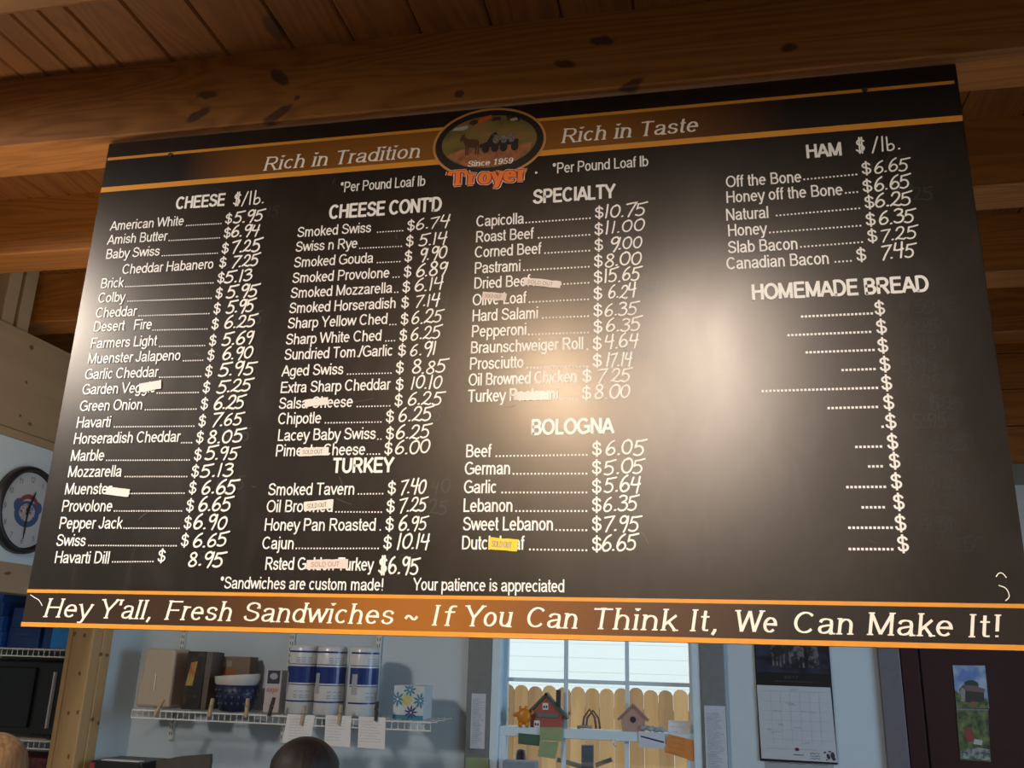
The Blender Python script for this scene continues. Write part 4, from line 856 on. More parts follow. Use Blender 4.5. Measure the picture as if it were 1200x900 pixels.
# paper towel rolls
navy = plain('navy_wrap', (.010, .030, .17), .3); wrap = plain('clear_wrapped_paper', (.60, .61, .62), .25, var=.04); hub_m = plain('card_core', (.3, .24, .18), .8)
def towel(x, y, label, r=.0625, h=.275):
    t = thing('paper_towel_roll', (x, y, ST), label, 'paper towel', 'wrapped paper towel rolls on the wire shelf')
    wob = lambda a, z: 1+.012*sin(7*a+z*40)
    MB().lathe([(r*.9, 0), (r, .008), (r, h-.014), (r*.93, h-.003), (r*.45, h), (.02, h-.006)], (0, 0, 0), 32, 'Z', wob=wob).build('wrapped_roll', wrap, t, local=True, smooth=True)
    for z0, z1, nm in ((.125, .190, 'blue_label'), (.245, .252, 'blue_line'), (.050, .056, 'blue_line'), (.197, .200, 'blue_line'), (.116, .119, 'blue_line')):
        m = MB(); a0, a1, n = radians(192), radians(348), 14
        for k in range(n):
            p, q = a0+(a1-a0)*k/n, a0+(a1-a0)*(k+1)/n; rr = r*1.022
            m.poly([(rr*cos(p), rr*sin(p), z0), (rr*cos(q), rr*sin(q), z0), (rr*cos(q), rr*sin(q), z1), (rr*cos(p), rr*sin(p), z1)])
        m.build(nm, navy, t, local=True)
    m = MB(); rr = r*1.03
    for z0, z1, d0, d1 in ((.085, .165, 205, 228), ):
        for k in range(4):
            p, q = radians(d0+(d1-d0)*k/4), radians(d0+(d1-d0)*(k+1)/4); m.poly([(rr*cos(p), rr*sin(p), z0), (rr*cos(q), rr*sin(q), z0), (rr*cos(q), rr*sin(q), z1), (rr*cos(p), rr*sin(p), z1)])
    for z0, z1 in ((.205, .209), (.213, .217), (.222, .226), (.066, .070), (.075, .079), (.09, .094)):
        for k in range(3):
            p, q = radians(262+k*22), radians(262+k*22+15); m.poly([(rr*cos(p), rr*sin(p), z0), (rr*cos(q), rr*sin(q), z0), (rr*cos(q), rr*sin(q), z1), (rr*cos(p), rr*sin(p), z1)])
    m.build('printed_marks', plain('wrap_print', (.33, .36, .42), .4), t, local=True)
    return t
tw = towel(-.203, 1.95, 'wrapped paper towel roll beside the slim white carton, leftmost of three')
copy_tree(tw, (-.077, 1.945, ST), 'middle wrapped paper towel roll between two others', .35)
copy_tree(tw, (.062, 1.95, ST), 'wrapped paper towel roll nearest the flowered tissue box', .75)
# tissue box
t = thing('tissue_box', (.282, 1.96, ST), 'square tissue box with blue and yellow flower pattern', 'tissue box')
MB().box(.218, .346, 1.90, 2.02, ST, ST+.128).build('carton', plain('tissue_white', (.50, .56, .58), .6), t, bevel=.002)
def petals(cx, cz, n, r, w, a0=0.0):
    out = []
    for k in range(n):
        a = a0+2*pi*k/n
        out.append([(cx+r*.18*cos(a-.5), cz+r*.18*sin(a-.5)), (cx+r*.7*cos(a-w), cz+r*.7*sin(a-w)), (cx+r*cos(a), cz+r*sin(a)), (cx+r*.7*cos(a+w), cz+r*.7*sin(a+w)), (cx+r*.18*cos(a+.5), cz+r*.18*sin(a+.5))])
    return [[(min(.345, max(.2185, x)), min(ST+.127, max(ST+.001, z))) for x, z in q] for q in out]
flat(MB(), petals(.235, ST+.075, 8, .032, .22)+petals(.285, ST+.112, 8, .028, .22, .2)+petals(.331, ST+.072, 9, .032, .2)+[R4(.2185, .3455, ST+.001, ST+.016)], 1.8993).build('blue_flowers', plain('teal_print', (.03, .20, .32), .5), t)
flat(MB(), petals(.275, ST+.072, 9, .026, .22), 1.8990).build('yellow_flower', plain('yellow_print', (.55, .52, .12), .5), t)
flat(MB(), petals(.294, ST+.026, 9, .030, .16, .1), 1.8988).build('navy_flower', plain('navy_flower_print', (.02, .03, .16), .5), t)
# clothespins and notes on the shelf lip
def pin(x, z, tilt, dark, label):
    t = thing('clothespin', (x, SF-.008, z), label, 'clothespin', 'clothespins on the wire shelf lip')
    m = plain('clothespin_dark', (.035, .025, .022), .6) if dark else plain('clothespin_wood', (.46, .34, .19), .7)
    for s in (-1, 1): MB().prism([(-.0045, -.036), (.0045, -.036), (.0055, .0), (.0045, .036), (-.0045, .036), (-.0055, 0)], .006, 'Y', s*.0045-.003).build('wooden_half', m, t, local=True)
    MB().tube([(-.007, -.008, .006), (-.007, .008, .006)], .002, 6).tube([(.007, -.008, .006), (.007, .008, .006)], .002, 6).tube([(-.007, -.008, .006), (.007, -.008, .006)], .0015, 6).build('spring', plain('steel', (.4, .4, .42), .3, 1), t, local=True)
    t.rotation_euler = (0, tilt, 0); return t
PINS = [(-.765, 1.506, .45, 0, 'wooden clothespin below the frosted container'), (-.532, 1.514, .1, 0, 'wooden clothespin left of the blue basket'), (-.373, 1.52, 0, 0, 'wooden clothespin between blue basket and slim white carton'),
        (-.266, 1.527, .2, 1, 'dark clothespin below the slim white carton'), (-.127, 1.500, .1, 0, 'wooden clothespin holding the note under the first towel roll'), (.029, 1.508, .05, 0, 'wooden clothespin holding the middle note'), (.180, 1.527, 0, 1, 'dark clothespin holding the note nearest the tissue box')]
for a in PINS: pin(*a)
for cx, z0, z1, w, sk, lab in ((-.136, 1.395, 1.502, .118, -.012, 'lined white note clipped to the shelf, leftmost of three'), (.022, 1.392, 1.505, .108, .004, 'white note clipped to the shelf between two other notes'), (.163, 1.391, 1.505, .111, .004, 'white note clipped to the shelf nearest the tissue box')):
    t = thing('note_sheet', (cx, SF-.005, z0), lab, 'note', 'notes clipped to the wire shelf')
    MB().prism([(cx-w/2+sk, z0), (cx+w/2+sk, z0-.002), (cx+w/2, z1), (cx-w/2, z1)], .0008, 'Y', SF-.0058).build('sheet', 'white', t)
    rr = random.Random(int(cx*1e4)); ps = []
    for k in range(8):
        z = z1-.018-k*.0105; x0 = cx-w*.40; x1 = cx+w*rr.uniform(.05, .4)
        ps += ribbon([(x0+(x1-x0)*i/18, z+rr.uniform(-.0018, .0018)) for i in range(19)], .0013)
    flat(MB(), ps, SF-.0062).build('handwriting', plain('faint_blue_ink', (.42, .44, .50), .6), t)
# black box on the cabinet below
cb = thing('storage_cabinet', (-.82, 1.95, 0), 'low storage cabinet below the wire shelf, under the flat black box', 'cabinet')
MB().box(-1.08, -.50, 1.72, 2.14, 0, 1.20).build('carcass', plain('cabinet_grey', (.3, .3, .3), .6), cb, bevel=.004)
for x in (-1.07, -.785): MB().box(x, x+.275, 1.705, 1.72, .08, 1.18).build('door', plain('cabinet_door', (.36, .36, .36), .5), cb, bevel=.003)
t = thing('black_box', (-.82, 1.92, 1.20), 'flat black box with red corner and white strip below the shelf', 'box')
MB().box(-1.035, -.80, 1.80, 2.0, 1.20, 1.292).build('body', 'black', t, bevel=.006)
MB().prism([(-.80, 1.20), (-.56, 1.20), (-.555, 1.300), (-.56, 1.328), (-.70, 1.312), (-.80, 1.292)], .02, 'Y', 1.90).build('raised_flap', plain('dark_brown_card', (.085, .07, .06), .6), t)
MB().box(-1.036, -1.015, 1.799, 1.86, 1.25, 1.284).build('red_corner', plain('dull_red', (.30, .03, .03), .5), t)
MB().box(-1.00, -.83, 1.82, 1.86, 1.292, 1.2945).build('white_strip', 'white', t)
# left alcove: blue boxes and the black oven
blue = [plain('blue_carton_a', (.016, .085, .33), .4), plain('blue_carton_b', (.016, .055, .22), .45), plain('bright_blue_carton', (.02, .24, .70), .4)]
bp = plain('blue_carton_print', (.30, .46, .68), .5)
zS = 1.7265
BX = [(-1.76, -1.592, .066, 0, 'blue carton at the bottom of the left stack on alcove shelf'), (-1.76, -1.602, .066, 0, 'blue carton second from the bottom of the left stack'), (-1.77, -1.612, .058, 1, 'blue carton second from the top of the left stack'), (-1.765, -1.622, .062, 0, 'blue carton on top of the left stack beside menu board')]
z = zS
for x0, x1, h, m, lab in BX:
    t = thing('blue_carton', ((x0+x1)/2, 1.92, z), lab, 'box', 'blue cartons in the alcove')
    MB().box(x0, x1, 1.83, 2.05, z, z+h).build('carton', blue[m], t, bevel=.002)
    flat(MB(), [q for q in ribbon(A(x1-.035, z+h*.42, .017, .013, 0, 360), .003)]+[R4(x1-.044, x1-.026, z+h*.37, z+h*.47)]+[R4(x0+.03, x1-.06, z+h*.7, z+h*.76)], 1.8293).build('printed_mark', bp, t)
    z += h+.0005
z = zS
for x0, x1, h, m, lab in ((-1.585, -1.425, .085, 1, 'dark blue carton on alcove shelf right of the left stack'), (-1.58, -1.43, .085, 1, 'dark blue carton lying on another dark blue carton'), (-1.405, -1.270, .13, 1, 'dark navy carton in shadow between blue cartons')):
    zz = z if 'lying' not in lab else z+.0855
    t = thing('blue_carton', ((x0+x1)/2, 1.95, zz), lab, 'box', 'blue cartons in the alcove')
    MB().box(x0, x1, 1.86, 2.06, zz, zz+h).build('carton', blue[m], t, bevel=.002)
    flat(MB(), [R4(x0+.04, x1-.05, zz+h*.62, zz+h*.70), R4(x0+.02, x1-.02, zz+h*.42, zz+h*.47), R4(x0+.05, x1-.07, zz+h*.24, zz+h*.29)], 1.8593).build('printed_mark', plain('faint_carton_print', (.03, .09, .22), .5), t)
t = thing('blue_carton', (-1.262, 1.9, zS), 'bright blue carton end next to the pine post', 'box', 'blue cartons in the alcove')
MB().box(-1.330, -1.245, 1.815, 1.855, zS, zS+.15).build('carton', blue[2], t, bevel=.002)
t = thing('countertop_oven', (-1.75, 1.97, 1.358), 'black countertop oven with pale door edge in left alcove', 'oven')
MB().box(-2.2, -1.262, 1.86, 2.10, 1.372, 1.672).build('body', 'black', t, bevel=.006)
MB().box(-2.0, -1.40, 1.846, 1.86, 1.40, 1.645).build('door_glass', plain('oven_glass', (.006, .006, .008), .12), t, bevel=.003)
MB().box(-1.312, -1.304, 1.845, 1.862, 1.40, 1.63).build('edge_strip', plain('pale_edge', (.42, .46, .50), .3), t)
for x in (-2.15, -1.31):
    for y in (1.88, 2.08): MB().lathe([(.012, 0), (.014, .014)], (x, y, 1.358), 10).build('foot', 'dark', t)
t = thing('packet_stack', (-1.40, 1.95, .0), 'merged stack of dark red speckled tub under lower alcove shelf', 'tub')  # a pile of packets built as one block
MB().box(-1.55, -1.25, 1.84, 2.05, 0, 1.285).build('packet_block', speckle('red_packets', [(.4, (.06, .012, .014)), (.6, (.14, .035, .035))], 50), t, bevel=.004)

# ------------------------------------------------------------ things on the window rail
RZ = 1.468; RY = YB+.030
RY0 = RY; RY = YB+.042
t = thing('toy_house', (.795, RY, RZ), 'small red toy house with green roof and chimney on window rail', 'ornament')
red = plain('toy_red', (.34, .09, .075), .5); grn = plain('toy_green', (.055, .085, .065), .6)
MB().prism([(.732, RZ), (.868, RZ), (.868, RZ+.052), (.797, RZ+.124), (.728, RZ+.052)], .040, 'Y', RY-.016).build('walls', red, t, bevel=.001)
for a, c in (((.797, RZ+.138), (.706, RZ+.046)), ((.797, RZ+.138), (.890, RZ+.040))):
    d = Vector((c[0]-a[0], c[1]-a[1])).normalized(); nx, nz = -d.y*.010, d.x*.010
    if nz > 0: nx, nz = -nx, -nz
    MB().prism([a, c, (c[0]+nx, c[1]+nz), (a[0]+nx, a[1]+nz)], .052, 'Y', RY-.022).build('roof_slope', grn, t)
MB().box(.838, .856, RY-.006, RY+.012, RZ+.080, RZ+.150).build('chimney', plain('toy_dark', (.04, .045, .05), .6), t)
MB().box(.752, .850, RY-.021, RY-.016, RZ+.040, RZ+.055).build('garland', plain('toy_garland', (.12, .17, .15), .7), t)
pl = plain('toy_white', (.75, .74, .72), .5)
for x, z in ((.795, RZ+.082), (.760, RZ+.012)):
    w = MB().box(x-.012, x+.012, RY-.019, RY-.016, z-.012, z+.014).build('small_window', pl, t)
    Lc = t.location; m = MB()
    for s in (-1, 1): m.box(x+s*.005-.0032-Lc.x, x+s*.005+.0032-Lc.x, RY-.0198-Lc.y, RY-.019-Lc.y, z-.006-Lc.z, z+.004-Lc.z)
    m.build('window_panes', 'dark', w, local=True)
RY = YB+.004
t = thing('ceramic_figurine', (.712, RY, RZ), 'round orange ceramic animal figurine left of the toy house', 'ornament')
orm = plain('orange_ceramic', (.60, .22, .015), .4)
b = MB().ball((.708, RY, RZ+.042), (.030, .018, .033), 20, 12)
b.build('body', orm, t, smooth=True)
for s in (-1, 1): MB().tube([(.708+s*.013, RY-.004, RZ+.018), (.708+s*.014, RY-.006, RZ)], [.010, .008], 10).build('leg', orm, t, smooth=True)
MB().tube([(.684, RY, RZ+.050), (.672, RY, RZ+.046), (.664, RY, RZ+.050)], [.010, .008, .009], 10).build('snout', orm, t, smooth=True)
MB().tube([(.736, RY, RZ+.050), (.745, RY, RZ+.056), (.742, RY, RZ+.066)], [.006, .005, .003], 8).build('tail', orm, t, smooth=True)
for x in (.692, .716): MB().ball((x, RY, RZ+.074), (.007, .006, .010), 10, 6).build('ear', orm, t, smooth=True)
RY = RY0
t = thing('wire_bow', (.985, RY, RZ), 'brown twig loop ornament standing on window rail', 'ornament')
tw_m = plain('twig_brown', (.17, .10, .075), .7)
for k, (x0, x1, h) in enumerate(((.952, 1.008, .078), (.965, 1.024, .074))): MB().tube([(x0, RY, RZ+.004), (x0+.006, RY, RZ+h*.6), ((x0+x1)/2, RY, RZ+h), (x1-.006, RY, RZ+h*.6), (x1, RY, RZ+.004)], .0045, 8).build('loop', tw_m, t, smooth=True)
MB().tube([(.930, RY-.005, RZ+.006), (.96, RY-.005, RZ+.012), (.99, RY-.005, RZ+.008)], .006, 8).build('base_twig', plain('pale_twig', (.32, .27, .24), .7), t, smooth=True)
t = thing('birdhouse', (1.16, RY+.01, RZ), 'pale pink wooden birdhouse on rail behind window bar', 'ornament')
pk = plain('pale_pink_wood', (.42, .27, .23), .7)
MB().prism([(1.115, RZ), (1.205, RZ), (1.21, RZ+.05), (1.16, RZ+.098), (1.11, RZ+.05)], .022, 'Y', RY-.004).build('walls', pk, t, bevel=.001)
for a, c in (((1.16, RZ+.108), (1.095, RZ+.046)), ((1.16, RZ+.108), (1.225, RZ+.046))):
    s = 1 if c[0] > a[0] else -1
    MB().prism([a, c, (c[0]-s*.005, c[1]-.008), (a[0], a[1]-.012)], .03, 'Y', RY-.008).build('roof_slope', plain('pinkish_roof', (.30, .18, .16), .7), t)
MB().lathe([(.012, 0), (.012, .002), (.001, .002)], (1.16, RY-.004, RZ+.045), 16, 'Y').build('entrance_hole', 'dark', t)
def sheet(name, pts, y, mat, label, cat, ink=None, lines=0, seed=1, grp=None, inset=.10):
    """a paper with corner order bottom-left, bottom-right, top-right, top-left on an X-Z plane"""
    cx = sum(p[0] for p in pts)/4; cz = min(p[1] for p in pts)
    t = thing(name, (cx, y, cz), label, cat, grp)
    m = MB(); n = 6; top = []; bot = []; rr = random.Random(seed)
    cu = [(.0012*(i/n-.5)**2*4) for i in range(n+1)]
    f = []; 
    for i in range(n+1):
        s = i/n; B = (pts[0][0]+(pts[1][0]-pts[0][0])*s, pts[0][1]+(pts[1][1]-pts[0][1])*s); T = (pts[3][0]+(pts[2][0]-pts[3][0])*s, pts[3][1]+(pts[2][1]-pts[3][1])*s)
        f.append((B, T))
    m.prism([p for p, q in f]+[q for p, q in reversed(f)], .0008, 'Y', y)
    m.build('sheet', mat, t)
    if lines:
        ps = []
        for k in range(lines):
            v = 1-inset-(1-2*inset)*k/max(1, lines-1); h = (pts[3][1]-pts[0][1])
            u0, u1 = inset, inset+(1-2*inset)*rr.uniform(.45, 1)
            def P(u, v): 
                B = (pts[0][0]+(pts[1][0]-pts[0][0])*u, pts[0][1]+(pts[1][1]-pts[0][1])*u); T = (pts[3][0]+(pts[2][0]-pts[3][0])*u, pts[3][1]+(pts[2][1]-pts[3][1])*u)
                return (B[0]+(T[0]-B[0])*v, B[1]+(T[1]-B[1])*v)
            seg = [P(u0+(u1-u0)*i/24, v+rr.uniform(-.25, .25)/max(8, lines)) for i in range(25)]
            ps += ribbon(seg, abs(h)/max(10, lines)*.16)
        flat(MB(), ps, y-.0005).build('writing', ink or 'grey_ink', t)
    return t
st1 = plain('dark_green_note', (.055, .12, .075), .7); st2 = plain('light_green_note', (.27, .36, .19), .7)
sheet('sticky_note', [(.687, 1.402), (.780, 1.397), (.782, 1.440), (.688, 1.444)], YB-.004, st1, 'dark green sticky note on window rail under the figurine', 'note', plain('dark_note_ink', (.03, .06, .04), .7), 2, 3)
sheet('sticky_note', [(.779, 1.420), (.875, 1.420), (.874, 1.474), (.778, 1.470)], YB-.006, st2, 'light green sticky note on window rail under the toy house', 'note', plain('pale_note_ink', (.22, .29, .15), .7), 3, 4)
sheet('sticky_note', [(.772, 1.358), (.846, 1.352), (.858, 1.418), (.779, 1.419)], YB-.009, st2, 'curled light green note hanging below another light green note', 'note')
sheet('sticky_note', [(.470, 1.27), (.569, 1.27), (.568, 1.344), (.472, 1.342)], YB-.020, st2, 'light green note stuck low on left window casing', 'note')
sheet('sticky_note', [(1.184, 1.411), (1.289, 1.409), (1.290, 1.468), (1.184, 1.472)], YB-.004, plain('blue_white_note', (.55, .62, .72), .6), 'pale blue note with dark line on window rail', 'note')
flat(MB(), [[(1.192, 1.456), (1.284, 1.437), (1.284, 1.431), (1.192, 1.450)]], YB-.0048).build('dark_line', plain('navy_ink', (.02, .03, .10), .6), bpy.data.objects['sticky_note.004'])
sheet('paper_tag', [(1.286, 1.397), (1.406, 1.368), (1.420, 1.444), (1.302, 1.466)], YB-.006, plain('orange_note', (.62, .24, .06), .6), 'orange paper note taped at right end of window rail', 'note', plain('orange_note_ink', (.40, .14, .04), .6), 4, 7)
sheet('message_card', [(1.300, 1.4685), (1.386, 1.4685), (1.388, 1.516), (1.303, 1.516)], RY, plain('white_card_stock', (.78, .78, .80), .6), 'white handwritten card standing on window rail', 'card', plain('card_ink', (.30, .32, .42), .6), 3, 9)
sheet('price_list', [(.487, 1.377), (.549, 1.378), (.548, 1.594), (.486, 1.593)], YB-.020, plain('list_paper', (.50, .55, .64), .6), 'long printed list taped on left window casing', 'list', plain('list_ink', (.24, .28, .36), .6), 30, 11)
sheet('price_list', [(1.447, 1.30), (1.531, 1.30), (1.530, 1.580), (1.447, 1.580)], YB-.020, plain('list_paper_b', (.48, .53, .60), .6), 'long printed list taped on right window casing', 'list', plain('list_ink_b', (.22, .26, .32), .6), 36, 12)
t = thing('clear_hook', (1.082, YB-.004, 1.42), 'small white hook stuck on the middle of window rail', 'hook')
MB().prism([(1.076, 1.418), (1.088, 1.418), (1.086, 1.440), (1.078, 1.440)], .004, 'Y', YB-.005).build('hook_plate', 'white', t)
MB().tube([(1.082, YB-.006, 1.424), (1.088, YB-.014, 1.412), (1.096, YB-.014, 1.414)], .0022, 8).build('hook_tip', 'white', t)
t = thing('blue_bunting', (1.24, RY, RZ), 'little pile of grey-blue tulle on window rail above the pale blue note', 'decoration')
b = MB(); rr = random.Random(5)
for k in range(9): b.ball((1.20+k*.010, RY-.01+rr.uniform(-.006, .006), RZ+.009+rr.uniform(0, .008)), (.013, .010, .010), 8, 5)
b.build('tulle', plain('grey_blue_tulle', (.33, .38, .44), .8), t)
# sill things seen through lower sash
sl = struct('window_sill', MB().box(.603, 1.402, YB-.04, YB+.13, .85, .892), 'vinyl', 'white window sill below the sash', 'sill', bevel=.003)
t = thing('outdoor_stand', (.67, YB+.30, -.05), 'grey stand outside below the brown bottle', 'stand')
MB().box(.56, .78, YB+.22, YB+.40, -.05, 1.026).build('stand', 'grey_trim', t)
t = thing('brown_bottle', (.645, YB+.29, 1.027), 'dark brown bottle seen through lower left of window', 'bottle')
MB().lathe([(.030, 0), (.032, .01), (.032, .20), (.026, .24), (.024, .30), (.020, .325), (.001, .330)], (.645, YB+.29, 1.027), 20).build('glass_body', plain('brown_glass', (.05, .018, .010), .2), t, smooth=True)
t = thing('blue_grey_box', (.71, YB-.02, 1.18), 'blue-grey box at lower left of window, mostly below frame', 'box')
MB().box(.640, .775, YB-.085, YB-.003, .893, 1.342).build('carton', plain('blue_grey_card', (.20, .25, .32), .6), t, bevel=.003)
t.location = (.71, YB-.02, .893)
for c in t.children: 
    for v_ in c.data.vertices: v_.co.z += 1.18-.893
# ------------------------------------------------------------ calendar and door photographs
ca = thing('wall_calendar', (1.80, YB-.002, 1.386), 'wall calendar with dark cow picture above a white month page', 'calendar')
MB().box(1.655, 1.945, YB-.006, YB-.001, 1.383, 1.86).build('backing', 'black', ca)
pc = flat(MB(), [R4(1.660, 1.940, 1.715, 1.855)], YB-.0066).build('picture', speckle('night_photo', [(.40, (.006, .007, .012)), (.54, (.022, .026, .05)), (.72, (.035, .045, .09))], 9, .4, 4, stretch=(1, 1, 2)), ca)
rr = random.Random(21); ps = []
for x, w in ((1.745, .05), (1.815, .06), (1.88, .04)):
    ps.append(ell(x, 1.800, w*.55, .028, 14))
    for k in range(4): ps.append(R4(x-w*.45+k*w*.28, x-w*.45+k*w*.28+.008, 1.735, 1.79))
flat(MB(), [[(x-1.80, z-1.386) for x, z in q] for q in ps], -.0052).build('cow_shapes', speckle('cow_hide', [(.45, (.012, .011, .012)), (.58, (.12, .115, .12))], 40), pc, local=True)
flat(MB(), text_polys('2017', 1.765, 1.694, .009, width=.055, w=.10)+ribbon([(1.725+i*.006, 1.682+(.0012 if i % 2 else -.0012)) for i in range(26)], .0012), YB-.0066).build('caption', plain('caption_grey', (.10, .10, .11), .6), ca)
MB().prism([(1.661, 1.392), (1.944, 1.390), (1.938, 1.664), (1.657, 1.665)], .0015, 'Y', YB-.009).build('month_page', plain('calendar_paper', (.46, .49, .53), .6, var=.02), ca)
ps = [R4(1.675, 1.925, 1.6435, 1.6445), R4(1.685, 1.87, 1.4305, 1.4318)]
for k in range(1, 6): ps.append(R4(1.672, 1.93, 1.640-k*.035, 1.6406-k*.035))
for k in range(1, 7): ps.append(R4(1.672+k*.0366, 1.6726+k*.0366, 1.45, 1.64))
ps += text_polys('JULY', 1.785, 1.648, .008, width=.03, w=.1)
for x, z, w in ((1.765, 1.600, .03), (1.775, 1.595, .026), (1.715, 1.570, .03), (1.82, 1.57, .02), (1.85, 1.568, .026), (1.79, 1.51, .025), (1.70, 1.49, .04), (1.73, 1.52, .02), (1.825, 1.455, .02), (1.69, 1.50, .012)):
    ps += ribbon([(x+w*i/12, z+rr.uniform(-.004, .004)) for i in range(13)], .0012)
flat(MB(), ps, YB-.0095).build('month_print', plain('calendar_ink', (.27, .29, .33), .6), ca)
flat(MB(), [ell(1.797, 1.431, .008, .0065, 18)], YB-.0098).build('red_badge', plain('maroon_print', (.16, .02, .05), .5), ca)
ps = [ell(1.912+dx, 1.410+dz, rx, rz, 12, a) for dx, dz, rx, rz, a in ((0, 0, .006, .011, .3), (.016, .004, .008, .013, 0), (-.012, .014, .005, .003, .5), (.006, .018, .005, .003, 0), (.02, -.008, .007, .006, 0), (-.006, -.012, .003, .003, 0))]
ps += ribbon([(1.782+i*.003, 1.411+(.0022 if i % 2 else -.0018)) for i in range(14)], .0013)
for k in range(3): ps += ribbon([(1.845+i*.0035, 1.419-k*.009+rr.uniform(-.002, .002)) for i in range(11)], .0016)
flat(MB(), ps, YB-.0098).build('sponsor_print', plain('sponsor_ink', (.03, .025, .04), .6), ca)
sheet('memo_strip', [(1.672, 1.30), (1.93, 1.30), (1.93, 1.384), (1.672, 1.384)], YB-.0012, plain('grey_memo', (.30, .32, .34), .6), 'grey printed sheet pinned right below the calendar', 'sheet', 'dark', 4, 15, None, .06)
PZ = YB-.003
ph = thing('photo_print', (2.45, PZ, 1.60), 'photograph of a wooden cabin under blue sky, taped on red door', 'photograph')
def pp(polys, d, nm, mat, par): return flat(MB(), polys, PZ-d).build(nm, mat, par)
MB().prism([(2.395, 1.604), (2.511, 1.607), (2.515, 1.763), (2.399, 1.761)], .001, 'Y', PZ).build('print_sky', speckle('photo_sky', [(.42, (.10, .19, .45)), (.58, (.34, .42, .55))], 12, .3, 3), ph)
pp([[(2.396, 1.605), (2.510, 1.607), (2.511, 1.640), (2.48, 1.648), (2.43, 1.642), (2.397, 1.668)]], .0006, 'print_grass', speckle('photo_grass', [(.4, (.03, .06, .015)), (.6, (.14, .17, .04))], 50, .4), ph)
pp([[(2.415, 1.625), (2.497, 1.632), (2.500, 1.667), (2.428, 1.690), (2.412, 1.672)]], .0009, 'print_cabin', plain('photo_brown', (.025, .017, .014), .4), ph)
pp([[(2.415, 1.628), (2.428, 1.628), (2.434, 1.672), (2.424, 1.682), (2.414, 1.668)]], .0011, 'print_cabin_side', plain('photo_tan', (.24, .23, .19), .4), ph)
pp([[(2.424, 1.690), (2.47, 1.688), (2.505, 1.676), (2.500, 1.664), (2.438, 1.668)]], .0012, 'print_roof', plain('photo_roof', (.13, .085, .085), .4), ph)
pp([ell(2.458, 1.692, .026, .016, 14)], .0007, 'print_tree', plain('photo_tree', (.015, .03, .013), .4), ph)
pp([ell(2.458, 1.622, .013, .009, 12)], .0013, 'print_pumpkin', plain('photo_rust', (.22, .07, .03), .4), ph)
ph = thing('photo_print', (2.45, PZ, 1.42), 'green garden photograph on red door below the cabin photograph', 'photograph')
MB().prism([(2.388, 1.420), (2.494, 1.418), (2.506, 1.600), (2.394, 1.597)], .001, 'Y', PZ).build('print_foliage', speckle('photo_foliage', [(.38, (.02, .03, .012)), (.52, (.07, .11, .035)), (.66, (.17, .18, .07))], 34, .35, 4), ph)
pp([ell(2.430, 1.510, .018, .026, 14)], .0006, 'print_red_bush', plain('photo_red', (.20, .035, .025), .4), ph)
pp([[(2.440, 1.478), (2.470, 1.475), (2.474, 1.492), (2.446, 1.496)]], .0008, 'print_white_box', plain('photo_white', (.42, .42, .43), .4), ph)
pp([[(2.390, 1.425), (2.492, 1.423), (2.496, 1.46), (2.45, 1.468), (2.392, 1.450)]], .0005, 'print_water', speckle('photo_water', [(.4, (.06, .08, .08)), (.6, (.30, .32, .30))], 60, .35), ph)
sheet('photo_print', [(2.394, 1.597), (2.508, 1.600), (2.5085, 1.604), (2.3945, 1.603)], PZ-.002, 'grey_trim', 'thin tape between the two photographs on red door', 'tape').name = 'clear_tape'

# ------------------------------------------------------------ people (only the crowns of their heads show)
def capsule(b, p, q, r0, r1, n=12):
    p, q = Vector(p), Vector(q); pts = []; rr = []
    d = (q-p).normalized()
    for k in (-1, -.7, 0): pts.append(p+d*k*r0); rr.append(max(.0005, r0*math.sqrt(max(0, 1-k*k))))
    for k in (0, .7, 1): pts.append(q+d*k*r1); rr.append(max(.0005, r1*math.sqrt(max(0, 1-k*k))))
    b.tube(pts, rr, n)
def fused(mb, name, mat, root, vox, it=4):
    o = mb.build(name, mat, root, local=True)
    m = o.modifiers.new('fuse', 'REMESH'); m.mode = 'VOXEL'; m.voxel_size = vox; m.use_smooth_shade = True
    s = o.modifiers.new('soft', 'SMOOTH'); s.factor = .5; s.iterations = it
    dg = bpy.context.evaluated_depsgraph_get(); me = bpy.data.meshes.new_from_object(o.evaluated_get(dg))
    o.modifiers.clear(); o.data = me; return o
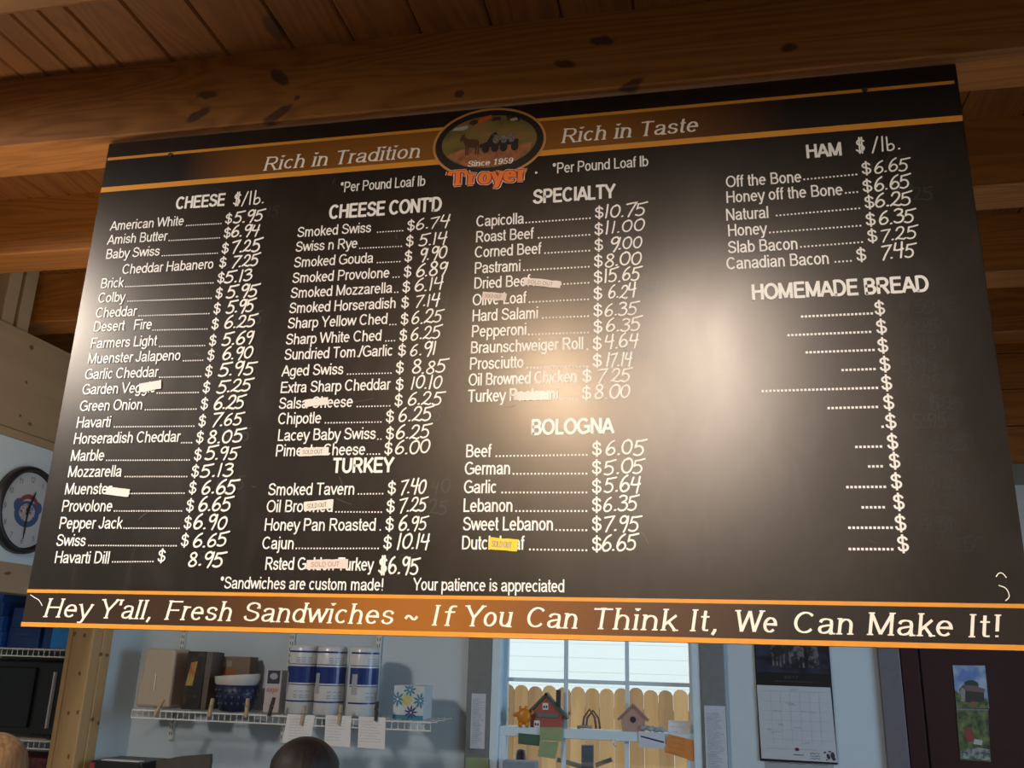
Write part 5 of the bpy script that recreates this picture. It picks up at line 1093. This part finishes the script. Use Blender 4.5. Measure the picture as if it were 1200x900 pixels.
def person(loc, rz, hgt, hair_col, shirt_col, label, long_hair, seed):
    r = thing('person', loc, label, 'person', rz=rz); k = hgt/1.62
    def S3(x, y, z): return (x*k, y*k, z*k)
    b = MB()      # faces local -Y
    b.ball(S3(0, 0, 1.50), (.076*k, .094*k, .115*k), 20, 14); capsule(b, S3(0, .012, 1.30), S3(0, .0, 1.44), .052*k, .050*k)
    b.ball(S3(0, -.05, 1.435), (.05*k, .045*k, .045*k)); b.ball(S3(0, -.098, 1.482), (.013*k, .018*k, .020*k), 10, 6)
    for s in (-1, 1):
        b.ball(S3(s*.077, .008, 1.485), (.012*k, .02*k, .030*k), 10, 6)
        capsule(b, S3(s*.165, .01, 1.29), S3(s*.20, .02, 1.03), .046*k, .038*k); capsule(b, S3(s*.20, .02, 1.03), S3(s*.15, -.19, .94), .037*k, .027*k)
        capsule(b, S3(s*.15, -.19, .94), S3(s*.14, -.265, .925), .030*k, .027*k)
        for f in range(4): 
            x = s*(.14+(f-1.5)*.018); ln = (.055, .066, .062, .048)[f]
            capsule(b, S3(x, -.27, .925), S3(x, -.27-ln*.6, .915), .0088*k, .0082*k, 8); capsule(b, S3(x, -.27-ln*.6, .915), S3(x, -.27-ln, .895), .0080*k, .0070*k, 8)
        capsule(b, S3(s*.122, -.215, .925), S3(s*.098, -.255, .912), .011*k, .009*k, 8)
        capsule(b, S3(s*.09, .01, .84), S3(s*.095, 0, .46), .082*k, .052*k); capsule(b, S3(s*.095, 0, .46), S3(s*.095, .03, .09), .052*k, .036*k)
        capsule(b, S3(s*.095, .04, .045), S3(s*.10, -.13, .030), .036*k, .028*k)
    b.ball(S3(0, 0, 1.13), (.165*k, .105*k, .22*k), 20, 12); b.ball(S3(0, .01, .88), (.165*k, .115*k, .12*k), 20, 12); capsule(b, S3(-.13, .01, 1.29), S3(.13, .01, 1.29), .055*k, .055*k)
    fused(b, 'body', plain('skin_'+str(seed), (.55, .33, .24), .55), r, .0085*k)
    c = MB(); c.ball(S3(0, 0, 1.13), (.185*k, .125*k, .235*k), 20, 12); c.ball(S3(0, .01, .90), (.185*k, .135*k, .12*k), 20, 12); capsule(c, S3(-.14, .01, 1.285), S3(.14, .01, 1.285), .068*k, .068*k)
    for s in (-1, 1): capsule(c, S3(s*.165, .01, 1.285), S3(s*.195, .02, 1.08), .062*k, .056*k)
    fused(c, 'shirt', plain('shirt_'+str(seed), shirt_col, .8), r, .012*k)
    c = MB(); c.ball(S3(0, .01, .86), (.178*k, .128*k, .10*k), 20, 12)
    for s in (-1, 1): capsule(c, S3(s*.09, .01, .84), S3(s*.095, 0, .46), .092*k, .066*k); capsule(c, S3(s*.095, 0, .46), S3(s*.095, .03, .10), .066*k, .056*k)
    fused(c, 'trousers', plain('trousers_'+str(seed), (.03, .035, .06), .8), r, .012*k)
    for s in (-1, 1):
        c = MB(); capsule(c, S3(s*.095, .045, .042), S3(s*.10, -.135, .036), .042*k, .036*k); fused(c, 'shoe', plain('shoe_'+str(seed), (.03, .03, .03), .6), r, .01*k)
        MB().ball(S3(s*.030, -.084, 1.503), (.012*k, .010*k, .009*k), 10, 6).build('eye', plain('eye_'+str(seed), (.3, .25, .22), .3), r, local=True)
    MB().ball(S3(0, -.089, 1.438), (.020*k, .008*k, .006*k), 10, 6).build('mouth', plain('lip_'+str(seed), (.42, .15, .13), .5), r, local=True)
    h = MB(); n, m = 72, 22; rg = random.Random(seed)
    prof = []
    for i in range(m+1):
        th = pi*(i/m)*.62; prof.append((sin(th), cos(th)))
    ph = [rg.uniform(0, 6.28) for _ in range(4)]
    b0 = len(h.v)
    for i, (sr, cz) in enumerate(prof):
        for q in range(n):
            a = 2*pi*q/n; back = (sin(a)+1)/2
            g = 1+.014*sin(31*a+ph[0]+i*.1)+.010*sin(53*a+ph[1])+.02*sin(3*a+ph[2])
            x = .098*sr*cos(a)*g; y = .012+.112*sr*sin(a)*g; z = 1.508+.118*cz
            if i > m*.55: z -= (i/m-.55)*(.55 if long_hair else .28)*back*1.2
            h.v.append(S3(x, y, z))
    for i in range(m):
        for q in range(n):
            a = 2*pi*(q+.5)/n
            if i > m*.55 and sin(a) < -.55: continue
            h.f.append((b0+i*n+q, b0+(i+1)*n+q, b0+(i+1)*n+(q+1) % n, b0+i*n+(q+1) % n)); h.mi.append(0)
    hm, nt, bs = new_mat('hair_'+str(seed))
    tc = N(nt, 'ShaderNodeTexCoord'); mp = N(nt, 'ShaderNodeMapping'); mp.inputs['Scale'].default_value = (1, 1, .12); nt.links.new(tc.outputs['Object'], mp.inputs[0])
    nz = N(nt, 'ShaderNodeTexNoise', i_Scale=95.0, i_Detail=3.0); nt.links.new(mp.outputs[0], nz.inputs['Vector'])
    nt.links.new(ramp(nt, nz.outputs['Fac'], [(.35, tuple(c*.5 for c in hair_col)), (.65, hair_col)]), bs.inputs['Base Color']); bs.inputs['Roughness'].default_value = .6; bs.inputs['Specular IOR Level'].default_value = .3
    o = h.build('hair', hm, r, local=True, smooth=True)
    so = o.modifiers.new('thick', 'SOLIDIFY'); so.thickness = .012; so.offset = -1
    return r
person((.418, .62, 0), radians(165), 1.528, (.020, .012, .010), (.06, .06, .07), 'person with smooth dark brown hair standing below the paper towels', True, 4)
person((-.515, .62, 0), radians(200), 1.500, (.30, .17, .08), (.12, .13, .16), 'person with light brown hair at lower left corner of photo', True, 6)
